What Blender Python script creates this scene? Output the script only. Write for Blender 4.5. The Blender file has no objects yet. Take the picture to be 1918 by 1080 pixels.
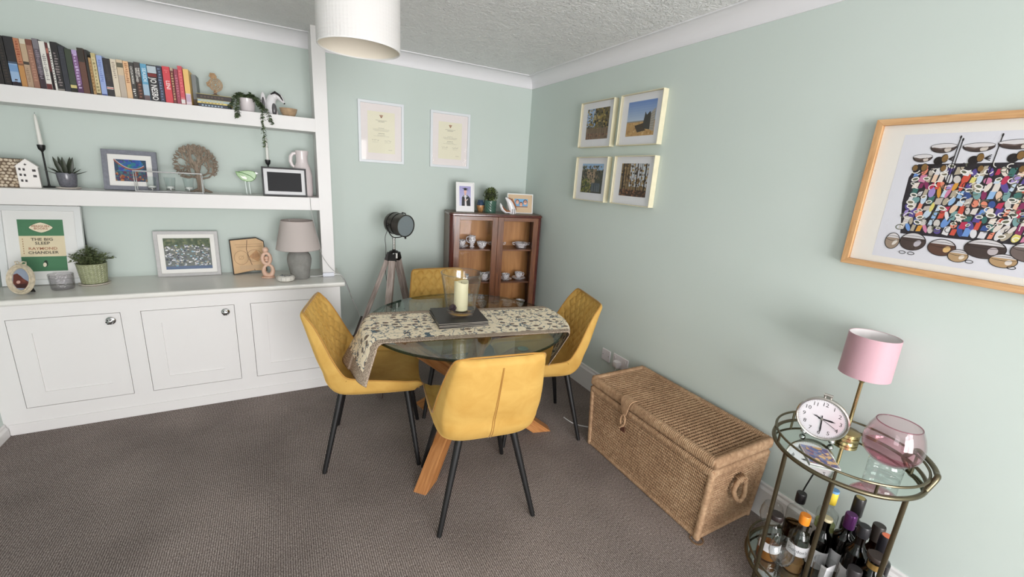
import bpy, math, random
from mathutils import Vector, Matrix, Euler

SC = bpy.context.scene
COL = SC.collection
PI = math.pi
random.seed(7)

# ------------------------------------------------------------------ camera
cd = bpy.data.cameras.new('camera')
cam = bpy.data.objects.new('camera', cd); COL.objects.link(cam)
R_ = Vector((0.88130569, -0.46840407, 0.06243317))
U_ = Vector((0.06587492, 0.25261118, 0.96532279))
F_ = Vector((0.46793244, 0.84663169, -0.25348375))
mw = Matrix((R_, U_, -F_)).transposed().to_4x4(); mw.translation = (-2.00776, -3.49639, 1.54486)
cam.matrix_world = mw
cd.sensor_fit = 'HORIZONTAL'; cd.sensor_width = 36.0; cd.lens = 792.4937 / 1918 * 36.0
cd.clip_start = 0.02
SC.camera = cam

# ------------------------------------------------------------------ world, daylight, exposure
def lin(c):
    def f(x):
        x /= 255.0
        return x / 12.92 if x <= 0.04045 else ((x + 0.055) / 1.055) ** 2.4
    return (f(c[0]), f(c[1]), f(c[2]), 1.0)

w = bpy.data.worlds.new('sky'); SC.world = w; w.use_nodes = True
bgn = w.node_tree.nodes['Background']; bgn.inputs[0].default_value = (0.78, 0.88, 1.0, 1); bgn.inputs[1].default_value = 1.0

def area(name, loc, rot, sx, sy, power, color=(1, 1, 1)):
    l = bpy.data.lights.new(name, 'AREA'); l.shape = 'RECTANGLE'; l.size = sx; l.size_y = sy
    l.energy = power; l.color = color
    o = bpy.data.objects.new(name, l); COL.objects.link(o); o.location = loc; o.rotation_euler = rot
    return o
# daylight at the glazed doors behind the camera, and fill light at an unseen window added in the left wall
area('daylight_doors', (-1.45, -6.54, 1.2), (PI / 2, 0, 0), 2.3, 1.95, 262, (1.0, 0.972, 0.972))
area('window_fill_light', (-3.39, -4.55, 1.5), (PI / 2, 0, -PI / 2), 1.2, 1.0, 13, (1.0, 0.975, 0.985))

SC.view_settings.view_transform = 'Standard'
SC.view_settings.look = 'None'
SC.view_settings.exposure = 0.0
SC.view_settings.gamma = 1.0
SC.view_settings.use_curve_mapping = False
SC.cycles.transparent_max_bounces = 40
SC.cycles.max_bounces = 10
SC.cycles.diffuse_bounces = 6
SC.cycles.caustics_reflective = False
SC.cycles.caustics_refractive = False

# ------------------------------------------------------------------ mesh helpers
class MB:
    def __init__(s): s.v = []; s.f = []; s.c = []
    def add(s, vs, fs, M=None, col=None):
        b = len(s.v)
        for p in vs:
            p = Vector(p)
            s.v.append(tuple(M @ p) if M is not None else tuple(p))
        for f in fs:
            s.f.append([b + i for i in f]); s.c.append(col)
        return s
    def box(s, x0, x1, y0, y1, z0, z1, M=None, col=None):
        vs = [(x, y, z) for z in (z0, z1) for y in (y0, y1) for x in (x0, x1)]
        return s.add(vs, [(0, 2, 3, 1), (4, 5, 7, 6), (0, 1, 5, 4), (2, 6, 7, 3), (0, 4, 6, 2), (1, 3, 7, 5)], M, col)
    def prism(s, poly, y0, y1, M=None, col=None):
        """outline in (x, z), thickness along y"""
        n = len(poly)
        vs = [(a, y0, b) for a, b in poly] + [(a, y1, b) for a, b in poly]
        fs = [tuple(range(n)), tuple(range(2 * n - 1, n - 1, -1))]
        fs += [(i, i + n, (i + 1) % n + n, (i + 1) % n) for i in range(n)]
        return s.add(vs, fs, M, col)
    def loft(s, loops, cap=True, closed=False, M=None):
        n = len(loops[0]); vs = [p for l in loops for p in l]; fs = []
        m = len(loops)
        for i in range(m - 1 + (1 if closed else 0)):
            a = i * n; b = ((i + 1) % m) * n
            for j in range(n):
                k = (j + 1) % n
                fs.append((a + j, a + k, b + k, b + j))
        if cap and not closed:
            fs.append(tuple(range(n - 1, -1, -1))); fs.append(tuple((m - 1) * n + j for j in range(n)))
        return s.add(vs, fs, M)
    def lathe(s, prof, n=28, c=(0, 0, 0), M=None, sx=1, sy=1):
        T = Matrix.Translation(c)
        if M is not None: T = M @ T
        loops = [[(max(r, 1e-5) * math.cos(2 * PI * j / n) * sx, max(r, 1e-5) * math.sin(2 * PI * j / n) * sy, z) for j in range(n)] for r, z in prof]
        return s.loft(loops, True, False, T)
    def tube(s, pts, r, n=8, closed=False, M=None, flat=1.0, cap=True):
        P = [Vector(p) for p in pts]; m = len(P); loops = []
        up = None
        for i in range(m):
            if closed: t = P[(i + 1) % m] - P[i - 1]
            else: t = P[min(i + 1, m - 1)] - P[max(i - 1, 0)]
            t.normalize()
            if up is None:
                up = Vector((0, 0, 1)) if abs(t.z) < 0.9 else Vector((0, 1, 0))
            side = t.cross(up)
            if side.length < 1e-6: side = t.cross(Vector((1, 0, 0)))
            side.normalize(); up = side.cross(t).normalized()
            rr = r[i] if isinstance(r, (list, tuple)) else r
            loops.append([P[i] + side * (rr * math.cos(2 * PI * j / n)) + up * (rr * flat * math.sin(2 * PI * j / n)) for j in range(n)])
        return s.loft(loops, cap, closed, M)
    def cyl(s, a, b, r0, r1=None, n=16, M=None):
        return s.tube([a, b], [r0, r0 if r1 is None else r1], n, M=M)
    def ball(s, c, r, n=12, sc=(1, 1, 1), M=None):
        prof = [(math.sin(PI * i / n), -math.cos(PI * i / n)) for i in range(n + 1)]
        T = Matrix.Translation(c) @ Matrix.Diagonal((r * sc[0], r * sc[1], r * sc[2], 1))
        if M is not None: T = M @ T
        return s.lathe(prof, n + 4, M=T)
    def grid(s, fn, nu, nv, M=None):
        vs = [fn(i / nu, j / nv) for j in range(nv + 1) for i in range(nu + 1)]
        fs = [(j * (nu + 1) + i, j * (nu + 1) + i + 1, (j + 1) * (nu + 1) + i + 1, (j + 1) * (nu + 1) + i) for j in range(nv) for i in range(nu)]
        return s.add(vs, fs, M)
    def mesh(s, name, mat, smooth=40):
        me = bpy.data.meshes.new(name); me.from_pydata(s.v, [], s.f)
        if mat is not None:
            me.materials.append(mat)
        if smooth:
            me.shade_smooth()
            if smooth < 180: me.set_sharp_from_angle(angle=math.radians(smooth))
        if any(c is not None for c in s.c):
            at_ = me.color_attributes.new('Col', 'FLOAT_COLOR', 'CORNER')
            k = 0; buf = []
            for f, c in zip(s.f, s.c):
                cc = lin(c) if c is not None else (1, 1, 1, 1)
                for _ in f: buf.extend(cc)
            at_.data.foreach_set('color', buf)
        me.update()
        return me
    def build(s, name, mat, parent=None, smooth=40, bevel=0, seg=2, solid=0, sub=0):
        me = s.mesh(name, mat, smooth)
        return link(name, me, parent, bevel, seg, solid, sub)

def link(name, me, parent=None, bevel=0, seg=2, solid=0, sub=0):
    o = bpy.data.objects.new(name, me); COL.objects.link(o)
    if parent is not None: o.parent = parent
    if solid:
        md = o.modifiers.new('solid', 'SOLIDIFY'); md.thickness = solid; md.offset = 0
    if sub:
        md = o.modifiers.new('sub', 'SUBSURF'); md.levels = sub; md.render_levels = sub
    if bevel:
        md = o.modifiers.new('bevel', 'BEVEL'); md.width = bevel; md.segments = seg; md.limit_method = 'ANGLE'; md.angle_limit = 0.7
    return o

def tag(o, label, cat, group=None):
    o['label'] = label; o['category'] = cat
    if group: o['group'] = group
    return o
def thing(name, label, cat, loc=(0, 0, 0), rz=0, group=None, rx=0, ry=0):
    o = bpy.data.objects.new(name, None); COL.objects.link(o)
    o.empty_display_size = 0.05
    o.location = loc; o.rotation_mode = 'XYZ'; o.rotation_euler = (rx, ry, rz)
    return tag(o, label, cat, group)
def struct(o): o['kind'] = 'structure'; return o
def RX(a): return Matrix.Rotation(a, 4, 'X')
def RY(a): return Matrix.Rotation(a, 4, 'Y')
def RZ(a): return Matrix.Rotation(a, 4, 'Z')
def TR(*a): return Matrix.Translation(a)

def text(name, body, size, mat, parent, M, align='CENTER', xs=1.0, depth=0.0002, bold=0.0, fit=None):
    cu = bpy.data.curves.new(name, 'FONT'); cu.body = body; cu.size = size; cu.align_x = align; cu.align_y = 'CENTER'
    cu.extrude = depth; cu.resolution_u = 2; cu.offset = bold
    t = bpy.data.objects.new('tmp_text', cu); COL.objects.link(t)
    dg = bpy.context.evaluated_depsgraph_get(); me = bpy.data.meshes.new_from_object(t.evaluated_get(dg))
    bpy.data.objects.remove(t); bpy.data.curves.remove(cu)
    if fit:
        ext = max(v.co.x for v in me.vertices) - min(v.co.x for v in me.vertices); xs = min(xs, fit / ext)
    # flat text lies in xy: stand it up facing -y, then place
    me.transform(M @ RX(PI / 2) @ Matrix.Diagonal((xs, 1, 1, 1)))
    me.name = name; me.materials.clear(); me.materials.append(mat)
    return link(name, me, parent)

# ------------------------------------------------------------------ material helpers
def new_mat(name):
    m = bpy.data.materials.new(name); m.use_nodes = True
    nt = m.node_tree; return m, nt, nt.nodes['Principled BSDF']
def N(nt, t, **k):
    n = nt.nodes.new(t)
    for a, b in k.items(): setattr(n, a, b)
    return n
_mc = {}
def M_(col, rough=0.6, metal=0.0, name=None, spec=0.5, coat=0.0, sheen=0.0, bump=None, var=0.0, vs=20.0, sss=0):
    """plain procedural material: colour with a little noise variation, optional fine noise bump (scale, strength)"""
    key = (col, rough, metal, spec, coat, sheen, bump, var, vs)
    if key in _mc: return _mc[key]
    m, nt, b = new_mat(name or 'paint_%d_%d_%d' % col[:3])
    b.inputs['Base Color'].default_value = lin(col); b.inputs['Roughness'].default_value = rough
    b.inputs['Metallic'].default_value = metal; b.inputs['Specular IOR Level'].default_value = spec
    b.inputs['Coat Weight'].default_value = coat
    if sheen:
        b.inputs['Sheen Weight'].default_value = sheen; b.inputs['Sheen Roughness'].default_value = 0.4
    tc = N(nt, 'ShaderNodeTexCoord')
    if var:
        no = N(nt, 'ShaderNodeTexNoise'); no.inputs['Scale'].default_value = vs; no.inputs['Detail'].default_value = 5
        nt.links.new(tc.outputs['Object'], no.inputs['Vector'])
        rp = N(nt, 'ShaderNodeValToRGB'); L = lin(col)
        rp.color_ramp.elements[0].position = 0.3; rp.color_ramp.elements[1].position = 0.7
        rp.color_ramp.elements[0].color = tuple(x * (1 - var) for x in L[:3]) + (1,)
        rp.color_ramp.elements[1].color = tuple(min(1, x * (1 + var)) for x in L[:3]) + (1,)
        nt.links.new(no.outputs[0], rp.inputs[0]); nt.links.new(rp.outputs[0], b.inputs['Base Color'])
    if bump:
        no = N(nt, 'ShaderNodeTexNoise'); no.inputs['Scale'].default_value = bump[0]; no.inputs['Detail'].default_value = 4
        nt.links.new(tc.outputs['Object'], no.inputs['Vector'])
        bp = N(nt, 'ShaderNodeBump'); bp.inputs['Strength'].default_value = bump[1]; bp.inputs['Distance'].default_value = 0.01
        nt.links.new(no.outputs[0], bp.inputs['Height']); nt.links.new(bp.outputs[0], b.inputs['Normal'])
    _mc[key] = m
    return m

def ramp(nt, stops, interp='LINEAR'):
    r = N(nt, 'ShaderNodeValToRGB'); r.color_ramp.interpolation = interp
    e = r.color_ramp.elements
    while len(e) < len(stops): e.new(0.5)
    for i, (p, c) in enumerate(stops):
        e[i].position = p; e[i].color = lin(c)
    return r

def wood_mat(name, c1, c2, axis=0, scale=1.0, rough=0.45, coat=0.0, ring=6.0, contrast=(0.3, 0.75)):
    m, nt, b = new_mat(name)
    tc = N(nt, 'ShaderNodeTexCoord'); mp = N(nt, 'ShaderNodeMapping')
    s = [14 * scale, 14 * scale, 14 * scale]; s[axis] = 1.1 * scale
    mp.inputs['Scale'].default_value = s
    nt.links.new(tc.outputs['Object'], mp.inputs[0])
    no = N(nt, 'ShaderNodeTexNoise'); no.inputs['Scale'].default_value = ring; no.inputs['Detail'].default_value = 7; no.inputs['Distortion'].default_value = 0.8
    nt.links.new(mp.outputs[0], no.inputs['Vector'])
    r = ramp(nt, [(contrast[0], c1), (contrast[1], c2)])
    nt.links.new(no.outputs[0], r.inputs[0]); nt.links.new(r.outputs[0], b.inputs['Base Color'])
    b.inputs['Roughness'].default_value = rough; b.inputs['Coat Weight'].default_value = coat; b.inputs['Coat Roughness'].default_value = 0.15
    bp = N(nt, 'ShaderNodeBump'); bp.inputs['Strength'].default_value = 0.15; bp.inputs['Distance'].default_value = 0.003
    nt.links.new(no.outputs[0], bp.inputs['Height']); nt.links.new(bp.outputs[0], b.inputs['Normal'])
    return m

def glass_mat(name, tint=(255, 255, 255), rough=0.02, ior=1.5, gain=1.0, bump=None):
    """clear glass: see-through tinted by its own colour, Fresnel reflection on top"""
    m = bpy.data.materials.new(name); m.use_nodes = True; nt = m.node_tree; nt.nodes.clear()
    out = N(nt, 'ShaderNodeOutputMaterial'); mx = N(nt, 'ShaderNodeMixShader')
    tr = N(nt, 'ShaderNodeBsdfTransparent'); tr.inputs[0].default_value = lin(tint)
    gl = N(nt, 'ShaderNodeBsdfGlossy'); gl.inputs['Roughness'].default_value = rough
    lw = N(nt, 'ShaderNodeLayerWeight'); lw.inputs[0].default_value = .5
    pw = N(nt, 'ShaderNodeMath', operation='POWER'); pw.inputs[1].default_value = 5.0
    f0 = ((ior - 1) / (ior + 1)) ** 2
    ma = N(nt, 'ShaderNodeMath', operation='MULTIPLY_ADD'); ma.use_clamp = True; ma.inputs[1].default_value = (1 - f0) * min(gain, 1); ma.inputs[2].default_value = f0 * gain
    nt.links.new(lw.outputs['Facing'], pw.inputs[0]); nt.links.new(pw.outputs[0], ma.inputs[0]); nt.links.new(ma.outputs[0], mx.inputs[0])
    if bump:
        tc = N(nt, 'ShaderNodeTexCoord'); vo = N(nt, 'ShaderNodeTexVoronoi'); vo.inputs['Scale'].default_value = bump[0]
        nt.links.new(tc.outputs['Object'], vo.inputs['Vector'])
        bp = N(nt, 'ShaderNodeBump'); bp.inputs['Strength'].default_value = bump[1]; bp.inputs['Distance'].default_value = 0.01
        nt.links.new(vo.outputs[0], bp.inputs['Height']); nt.links.new(bp.outputs[0], gl.inputs['Normal']); nt.links.new(bp.outputs[0], lw.inputs['Normal'])
    nt.links.new(tr.outputs[0], mx.inputs[1]); nt.links.new(gl.outputs[0], mx.inputs[2]); nt.links.new(mx.outputs[0], out.inputs[0])
    return m

def print_mat():
    m, nt, b = new_mat('printed_paper')
    a = N(nt, 'ShaderNodeAttribute'); a.attribute_name = 'Col'
    nt.links.new(a.outputs['Color'], b.inputs['Base Color']); b.inputs['Roughness'].default_value = 0.55; b.inputs['Specular IOR Level'].default_value = 0.3
    return m
PRINT = print_mat()

class Paint:
    """flat print built from coloured shapes on a sheet in the local xz plane, facing -y; later shapes lie on top"""
    def __init__(s, y=0.0, step=2.5e-6): s.b = MB(); s.y = y; s.k = 0; s.st = step
    def _y(s): s.k += 1; return s.y - s.k * s.st
    def poly(s, pts, col):
        y = s._y(); s.b.add([(a, y, c) for a, c in pts], [tuple(range(len(pts)))], col=col)
    def rect(s, x0, x1, z0, z1, col): s.poly([(x0, z0), (x1, z0), (x1, z1), (x0, z1)], col)
    def ell(s, x, z, rx, rz, col, rot=0, n=20):
        c, d = math.cos(rot), math.sin(rot)
        s.poly([(x + rx * math.cos(t) * c - rz * math.sin(t) * d, z + rx * math.cos(t) * d + rz * math.sin(t) * c) for t in [2 * PI * i / n for i in range(n)]], col)
    def ring(s, x, z, rx, rz, wd, col, rot=0, a0=0, a1=2 * PI, n=20):
        y = s._y(); c, d = math.cos(rot), math.sin(rot); vs = []
        for i in range(n + 1):
            t = a0 + (a1 - a0) * i / n
            for k in (1, -1):
                a, b_ = (rx + k * wd / 2) * math.cos(t), (rz + k * wd / 2) * math.sin(t)
                vs.append((x + a * c - b_ * d, y, z + a * d + b_ * c))
        s.b.add(vs, [(2 * i, 2 * i + 1, 2 * i + 3, 2 * i + 2) for i in range(n)], col=col)
    def line(s, pts, wd, col):
        y = s._y(); vs = []; m = len(pts)
        for i in range(m):
            a = pts[max(i - 1, 0)]; b_ = pts[min(i + 1, m - 1)]
            dx, dz = b_[0] - a[0], b_[1] - a[1]; L = math.hypot(dx, dz) or 1
            ww = wd[i] if isinstance(wd, (list, tuple)) else wd
            nx, nz = -dz / L * ww / 2, dx / L * ww / 2
            vs += [(pts[i][0] + nx, y, pts[i][1] + nz), (pts[i][0] - nx, y, pts[i][1] - nz)]
        s.b.add(vs, [(2 * i, 2 * i + 1, 2 * i + 3, 2 * i + 2) for i in range(m - 1)], col=col)
    def build(s, parent, name='print'): return s.b.build(name, PRINT, parent, smooth=0)

# ------------------------------------------------------------------ shared materials
WHITE = M_((226, 224, 223), 0.42, name='white_satin_paint')
WHITE2 = M_((232, 231, 229), 0.5, name='white_wood')
BLACK = M_((15, 15, 16), 0.5, name='black_metal')
DARK = M_((34, 31, 30), 0.6, name='dark_card')
CLEAR = glass_mat('clear_glass')
PANE = glass_mat('picture_glass', (255, 255, 255), 0.03, 1.22)
CHROME = M_((200, 200, 200), 0.15, 1.0, name='chrome')
CREAMPAPER = M_((235, 228, 212), 0.8, name='book_pages', var=0.05, vs=90)
# ================================================================== THE ROOM
def wall_mat():
    m, nt, b = new_mat('sage_green_wall_paint')
    tc = N(nt, 'ShaderNodeTexCoord')
    no = N(nt, 'ShaderNodeTexNoise'); no.inputs['Scale'].default_value = 1.3; no.inputs['Detail'].default_value = 3
    nt.links.new(tc.outputs['Object'], no.inputs['Vector'])
    r = ramp(nt, [(0.3, (198, 209, 203)), (0.7, (202, 212, 207))])
    nt.links.new(no.outputs[0], r.inputs[0]); nt.links.new(r.outputs[0], b.inputs['Base Color'])
    b.inputs['Roughness'].default_value = 0.75; b.inputs['Specular IOR Level'].default_value = 0.25
    n2 = N(nt, 'ShaderNodeTexNoise'); n2.inputs['Scale'].default_value = 220; n2.inputs['Detail'].default_value = 3
    nt.links.new(tc.outputs['Object'], n2.inputs['Vector'])
    bp = N(nt, 'ShaderNodeBump'); bp.inputs['Strength'].default_value = 0.03; bp.inputs['Distance'].default_value = 0.004
    nt.links.new(n2.outputs[0], bp.inputs['Height']); nt.links.new(bp.outputs[0], b.inputs['Normal'])
    return m
WALL = wall_mat()

def ceiling_mat():
    m, nt, b = new_mat('stippled_ceiling_paint')
    tc = N(nt, 'ShaderNodeTexCoord')
    mp = N(nt, 'ShaderNodeMapping'); mp.inputs['Scale'].default_value = (1, 1, 1)
    nt.links.new(tc.outputs['Object'], mp.inputs[0])
    big = N(nt, 'ShaderNodeTexNoise'); big.inputs['Scale'].default_value = 7; big.inputs['Detail'].default_value = 4; big.inputs['Distortion'].default_value = 1.6
    fine = N(nt, 'ShaderNodeTexNoise'); fine.inputs['Scale'].default_value = 55; fine.inputs['Detail'].default_value = 5; fine.inputs['Distortion'].default_value = 1.0
    for n in (big, fine): nt.links.new(mp.outputs[0], n.inputs['Vector'])
    mul = N(nt, 'ShaderNodeMath', operation='MULTIPLY'); nt.links.new(big.outputs[0], mul.inputs[0]); nt.links.new(fine.outputs[0], mul.inputs[1])
    bp = N(nt, 'ShaderNodeBump'); bp.inputs['Strength'].default_value = 1.0; bp.inputs['Distance'].default_value = 0.028
    nt.links.new(mul.outputs[0], bp.inputs['Height']); nt.links.new(bp.outputs[0], b.inputs['Normal'])
    b.inputs['Base Color'].default_value = lin((238, 238, 238)); b.inputs['Roughness'].default_value = 0.55
    return m

def carpet_mat():
    m, nt, b = new_mat('ribbed_carpet')
    tc = N(nt, 'ShaderNodeTexCoord')
    mp = N(nt, 'ShaderNodeMapping'); nt.links.new(tc.outputs['Object'], mp.inputs[0])
    wv = N(nt, 'ShaderNodeTexWave'); wv.wave_type = 'BANDS'; wv.bands_direction = 'X'; wv.inputs['Scale'].default_value = 36; wv.inputs['Distortion'].default_value = 1.2
    wv.inputs['Detail'].default_value = 2; wv.inputs['Detail Scale'].default_value = 3.0
    nt.links.new(mp.outputs[0], wv.inputs['Vector'])
    mp2 = N(nt, 'ShaderNodeMapping'); mp2.inputs['Scale'].default_value = (1.0, 0.45, 1.0); nt.links.new(tc.outputs['Object'], mp2.inputs[0])
    no = N(nt, 'ShaderNodeTexNoise'); no.inputs['Scale'].default_value = 260; no.inputs['Detail'].default_value = 3
    nt.links.new(mp2.outputs[0], no.inputs['Vector'])
    mx = N(nt, 'ShaderNodeMath', operation='MULTIPLY_ADD'); mx.inputs[1].default_value = 0.24
    nt.links.new(wv.outputs['Fac'], mx.inputs[0])
    m2 = N(nt, 'ShaderNodeMath', operation='MULTIPLY'); m2.inputs[1].default_value = 0.80
    nt.links.new(no.outputs[0], m2.inputs[0]); nt.links.new(m2.outputs[0], mx.inputs[2])
    r = ramp(nt, [(0.22, (70, 63, 61)), (0.5, (130, 119, 114)), (0.78, (194, 183, 177))])
    nt.links.new(mx.outputs[0], r.inputs[0])
    pn = N(nt, 'ShaderNodeTexNoise'); pn.inputs['Scale'].default_value = 2.2; pn.inputs['Detail'].default_value = 3
    nt.links.new(tc.outputs['Object'], pn.inputs['Vector'])
    pr_ = ramp(nt, [(0.35, (225, 225, 225)), (0.65, (255, 255, 255))]); nt.links.new(pn.outputs[0], pr_.inputs[0])
    mm = N(nt, 'ShaderNodeMixRGB', blend_type='MULTIPLY'); mm.inputs[0].default_value = 1.0
    nt.links.new(r.outputs[0], mm.inputs[1]); nt.links.new(pr_.outputs[0], mm.inputs[2]); nt.links.new(mm.outputs[0], b.inputs['Base Color'])
    b.inputs['Roughness'].default_value = 0.95; b.inputs['Specular IOR Level'].default_value = 0.1
    bp = N(nt, 'ShaderNodeBump'); bp.inputs['Strength'].default_value = 0.7; bp.inputs['Distance'].default_value = 0.006
    nt.links.new(mx.outputs[0], bp.inputs['Height']); nt.links.new(bp.outputs[0], b.inputs['Normal'])
    return m

XL, YF, ZC = -3.42, -6.50, 2.385
struct(MB().box(XL - .1, .1, YF - .1, .1, -.1, 0).build('floor', carpet_mat(), smooth=0))
struct(MB().box(XL - .1, .1, YF - .1, .1, ZC, ZC + .1).build('ceiling', ceiling_mat(), smooth=0))
struct(MB().box(XL - .1, .1, 0, .1, 0, ZC).build('wall_back', WALL, smooth=0))
struct(MB().box(0, .1, YF, 0, 0, ZC).build('wall_right', WALL, smooth=0))
wl = MB().box(XL - .1, XL, -3.9, 0, 0, ZC).box(XL - .1, XL, YF, -5.2, 0, ZC).box(XL - .1, XL, -5.2, -3.9, 0, .95).box(XL - .1, XL, -5.2, -3.9, 2.05, ZC)
struct(wl.build('wall_left', WALL, smooth=0))
wf = MB().box(XL - .1, -2.7, YF - .1, YF, 0, ZC).box(-.2, .1, YF - .1, YF, 0, ZC).box(-2.7, -.2, YF - .1, YF, 2.2, ZC)
struct(wf.build('wall_front', WALL, smooth=0))
d = struct(MB().box(-2.7, -2.62, YF - .03, YF + .03, 0, 2.2).box(-.28, -.2, YF - .03, YF + .03, 0, 2.2).box(-2.62, -.28, YF - .03, YF + .03, 2.12, 2.2)
           .box(-2.62, -.28, YF - .03, YF + .03, 0, .12).box(-1.51, -1.39, YF - .03, YF + .03, .12, 2.12).build('door_1', WHITE, smooth=0))
MB().box(-2.62, -1.51, YF - .006, YF, .12, 2.12).build('pane', CLEAR, d, smooth=0)
MB().box(-1.39, -.28, YF - .006, YF, .12, 2.12).build('pane', CLEAR, d, smooth=0)
wd = struct(MB().box(XL - .03, XL + .01, -5.2, -5.14, .95, 2.05).box(XL - .03, XL + .01, -3.96, -3.9, .95, 2.05).box(XL - .03, XL + .01, -5.14, -3.96, .95, 1.01)
            .box(XL - .03, XL + .01, -5.14, -3.96, 1.99, 2.05).box(XL - .03, XL + .01, -4.58, -4.52, 1.01, 1.99).build('fill_window_1', WHITE, smooth=0))  # unseen window, added to carry the fill light
MB().box(XL - .012, XL - .006, -5.14, -4.58, 1.01, 1.99).build('pane', CLEAR, wd, smooth=0)
MB().box(XL - .012, XL - .006, -4.52, -3.96, 1.01, 1.99).build('pane', CLEAR, wd, smooth=0)

# coving: concave moulding with a small lip top and bottom
COVE = M_((228, 227, 230), 0.5, name='white_coving_paint')
zc0, rc = 2.299, .079
prof = [(0, zc0 - .002), (.007, zc0 - .002), (.007, zc0 + .005)]
for i in range(11):
    a = PI - (PI / 2) * i / 10
    prof.append((.006 + rc + rc * math.cos(a), zc0 + .002 + rc * math.sin(a)))
prof += [(.087, ZC - .006), (.095, ZC - .006), (.095, ZC), (0, ZC)]
def cove(name, axis, a, b_, wallpos, sgn):
    m = MB()
    loops = []
    for t in (a, b_):
        loops.append([((t, wallpos + sgn * d_, z) if axis == 'x' else (wallpos + sgn * d_, t, z)) for d_, z in prof])
    m.loft(loops); struct(m.build(name, COVE, smooth=35))
cove('trim_1', 'x', XL, 0, 0, -1)
cove('trim_2', 'y', 0, YF, 0, -1)
cove('trim_3', 'y', YF, -.27, XL, 1)
cove('trim_4', 'x', XL, 0, YF, 1)

def skirt(name, axis, a, b_, pos, sgn, h, th=.018):
    p = [(0, 0), (th, 0), (th, h - .03), (th * .55, h - .018), (th * .55, h - .006), (th * .35, h), (0, h)]
    loops = [[((t, pos + sgn * d_, z) if axis == 'x' else (pos + sgn * d_, t, z)) for d_, z in p] for t in (a, b_)]
    m = MB(); m.loft(loops); struct(m.build(name, WHITE, smooth=30))
skirt('baseboard_right', 'y', 0, YF, 0, -1, .175)
skirt('baseboard_back', 'x', -1.684, -.018, 0, -1, .175)
skirt('baseboard_left', 'y', YF, -.442, XL, 1, .075)

# ================================================================== BUILT-IN CUPBOARD, WORKTOP, SHELVING
t = thing('built_in_cupboard', 'long low white fitted cupboard with three panelled doors under the shelves', 'cupboard', (-2.55, -.434, 0))
ox, oy = -2.55, -.434
def bx(m, x0, x1, y0, y1, z0, z1): return m.box(x0 - ox, x1 - ox, y0 - oy, y1 - oy, z0, z1)
DX = [(-3.319, -2.859), (-2.771, -2.311), (-2.225, -1.772)]; DZ = (.147, .66)
m = MB(); bx(m, -3.42, -1.684, -.40, -.001, .0, .74); m.build('carcass', WHITE, t, smooth=0)
m = MB(); bx(m, -3.42, -1.684, -.434, -.40, 0, DZ[0]); bx(m, -3.42, -1.684, -.434, -.40, DZ[1], .74)
xs = [-3.42] + [v for p in DX for v in p] + [-1.684]
for i in range(0, 8, 2): bx(m, xs[i], xs[i + 1], -.434, -.40, DZ[0], DZ[1])
m.build('face_frame', WHITE, t, smooth=0)
m = MB(); bx(m, -3.40, -1.684, -.441, -.434, 0, .064); m.build('plinth', WHITE, t, smooth=0, bevel=.002)
for i, (a, b_) in enumerate(DX):
    g = .0025
    dm = MB(); px0, px1, pz0, pz1 = a + .088, b_ - .088, .232, .578
    bx(dm, a + g, px0, -.4335, -.412, DZ[0] + g, DZ[1] - g); bx(dm, px1, b_ - g, -.4335, -.412, DZ[0] + g, DZ[1] - g)
    bx(dm, px0, px1, -.4335, -.412, DZ[0] + g, pz0); bx(dm, px0, px1, -.4335, -.412, pz1, DZ[1] - g)
    dr = dm.build('door', WHITE, t, smooth=0)
    pm = MB(); bx(pm, px0, px1, -.427, -.414, pz0, pz1); pm.build('panel', WHITE, dr, smooth=0)
    kx = [-2.905, -2.36, -1.806][i]
    K = TR(kx - ox, 0, .616) @ RX(PI / 2)
    km = MB(); km.lathe([(.0, 0), (.022, 0), (.0225, .003), (.019, .006), (.008, .009), (.007, .016), (.014, .020), (.0165, .026), (.014, .031), (.006, .033), (0, .0335)], 24, M=K)
    kn = km.build('knob', CHROME, dr); kn['label'] = 'chrome knob with a faceted clear boss'
    fm = MB()
    for q in range(6): fm.ball((.012 * math.cos(q * PI / 3), .012 * math.sin(q * PI / 3), .030), .0042, 5, M=K)
    fm.build('boss', BLACK, dr)
m = MB()
wp = [(-.466, .752), (-.462, .745), (-.452, .74), (0, .74), (0, .773), (-.458, .773), (-.464, .769), (-.466, .762)]
m.loft([[(x, a, z) for a, z in wp] for x in (-3.42, -1.655)])
tag(m.build('worktop', M_((226, 224, 219), .28, name='painted_worktop', var=.02, vs=6), smooth=0), 'long off-white worktop on top of the fitted cupboard', 'worktop')

t = thing('alcove_shelving', 'white alcove shelving of two thick boards held by a square post', 'shelving', (-2.55, -.12, .773))
for z0, z1 in ((1.752, 1.835), (1.241, 1.326)):
    MB().box(-3.42 + 2.55, -1.775 + 2.55, -.258 + .12, .12, z0 - .773, z1 - .773).build('shelf', WHITE, t, smooth=0, bevel=.0015)
MB().box(-1.776 + 2.55, -1.694 + 2.55, -.2585 + .12, .12, .0, ZC - .773).build('post', WHITE, t, smooth=0, bevel=.0015)

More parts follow.
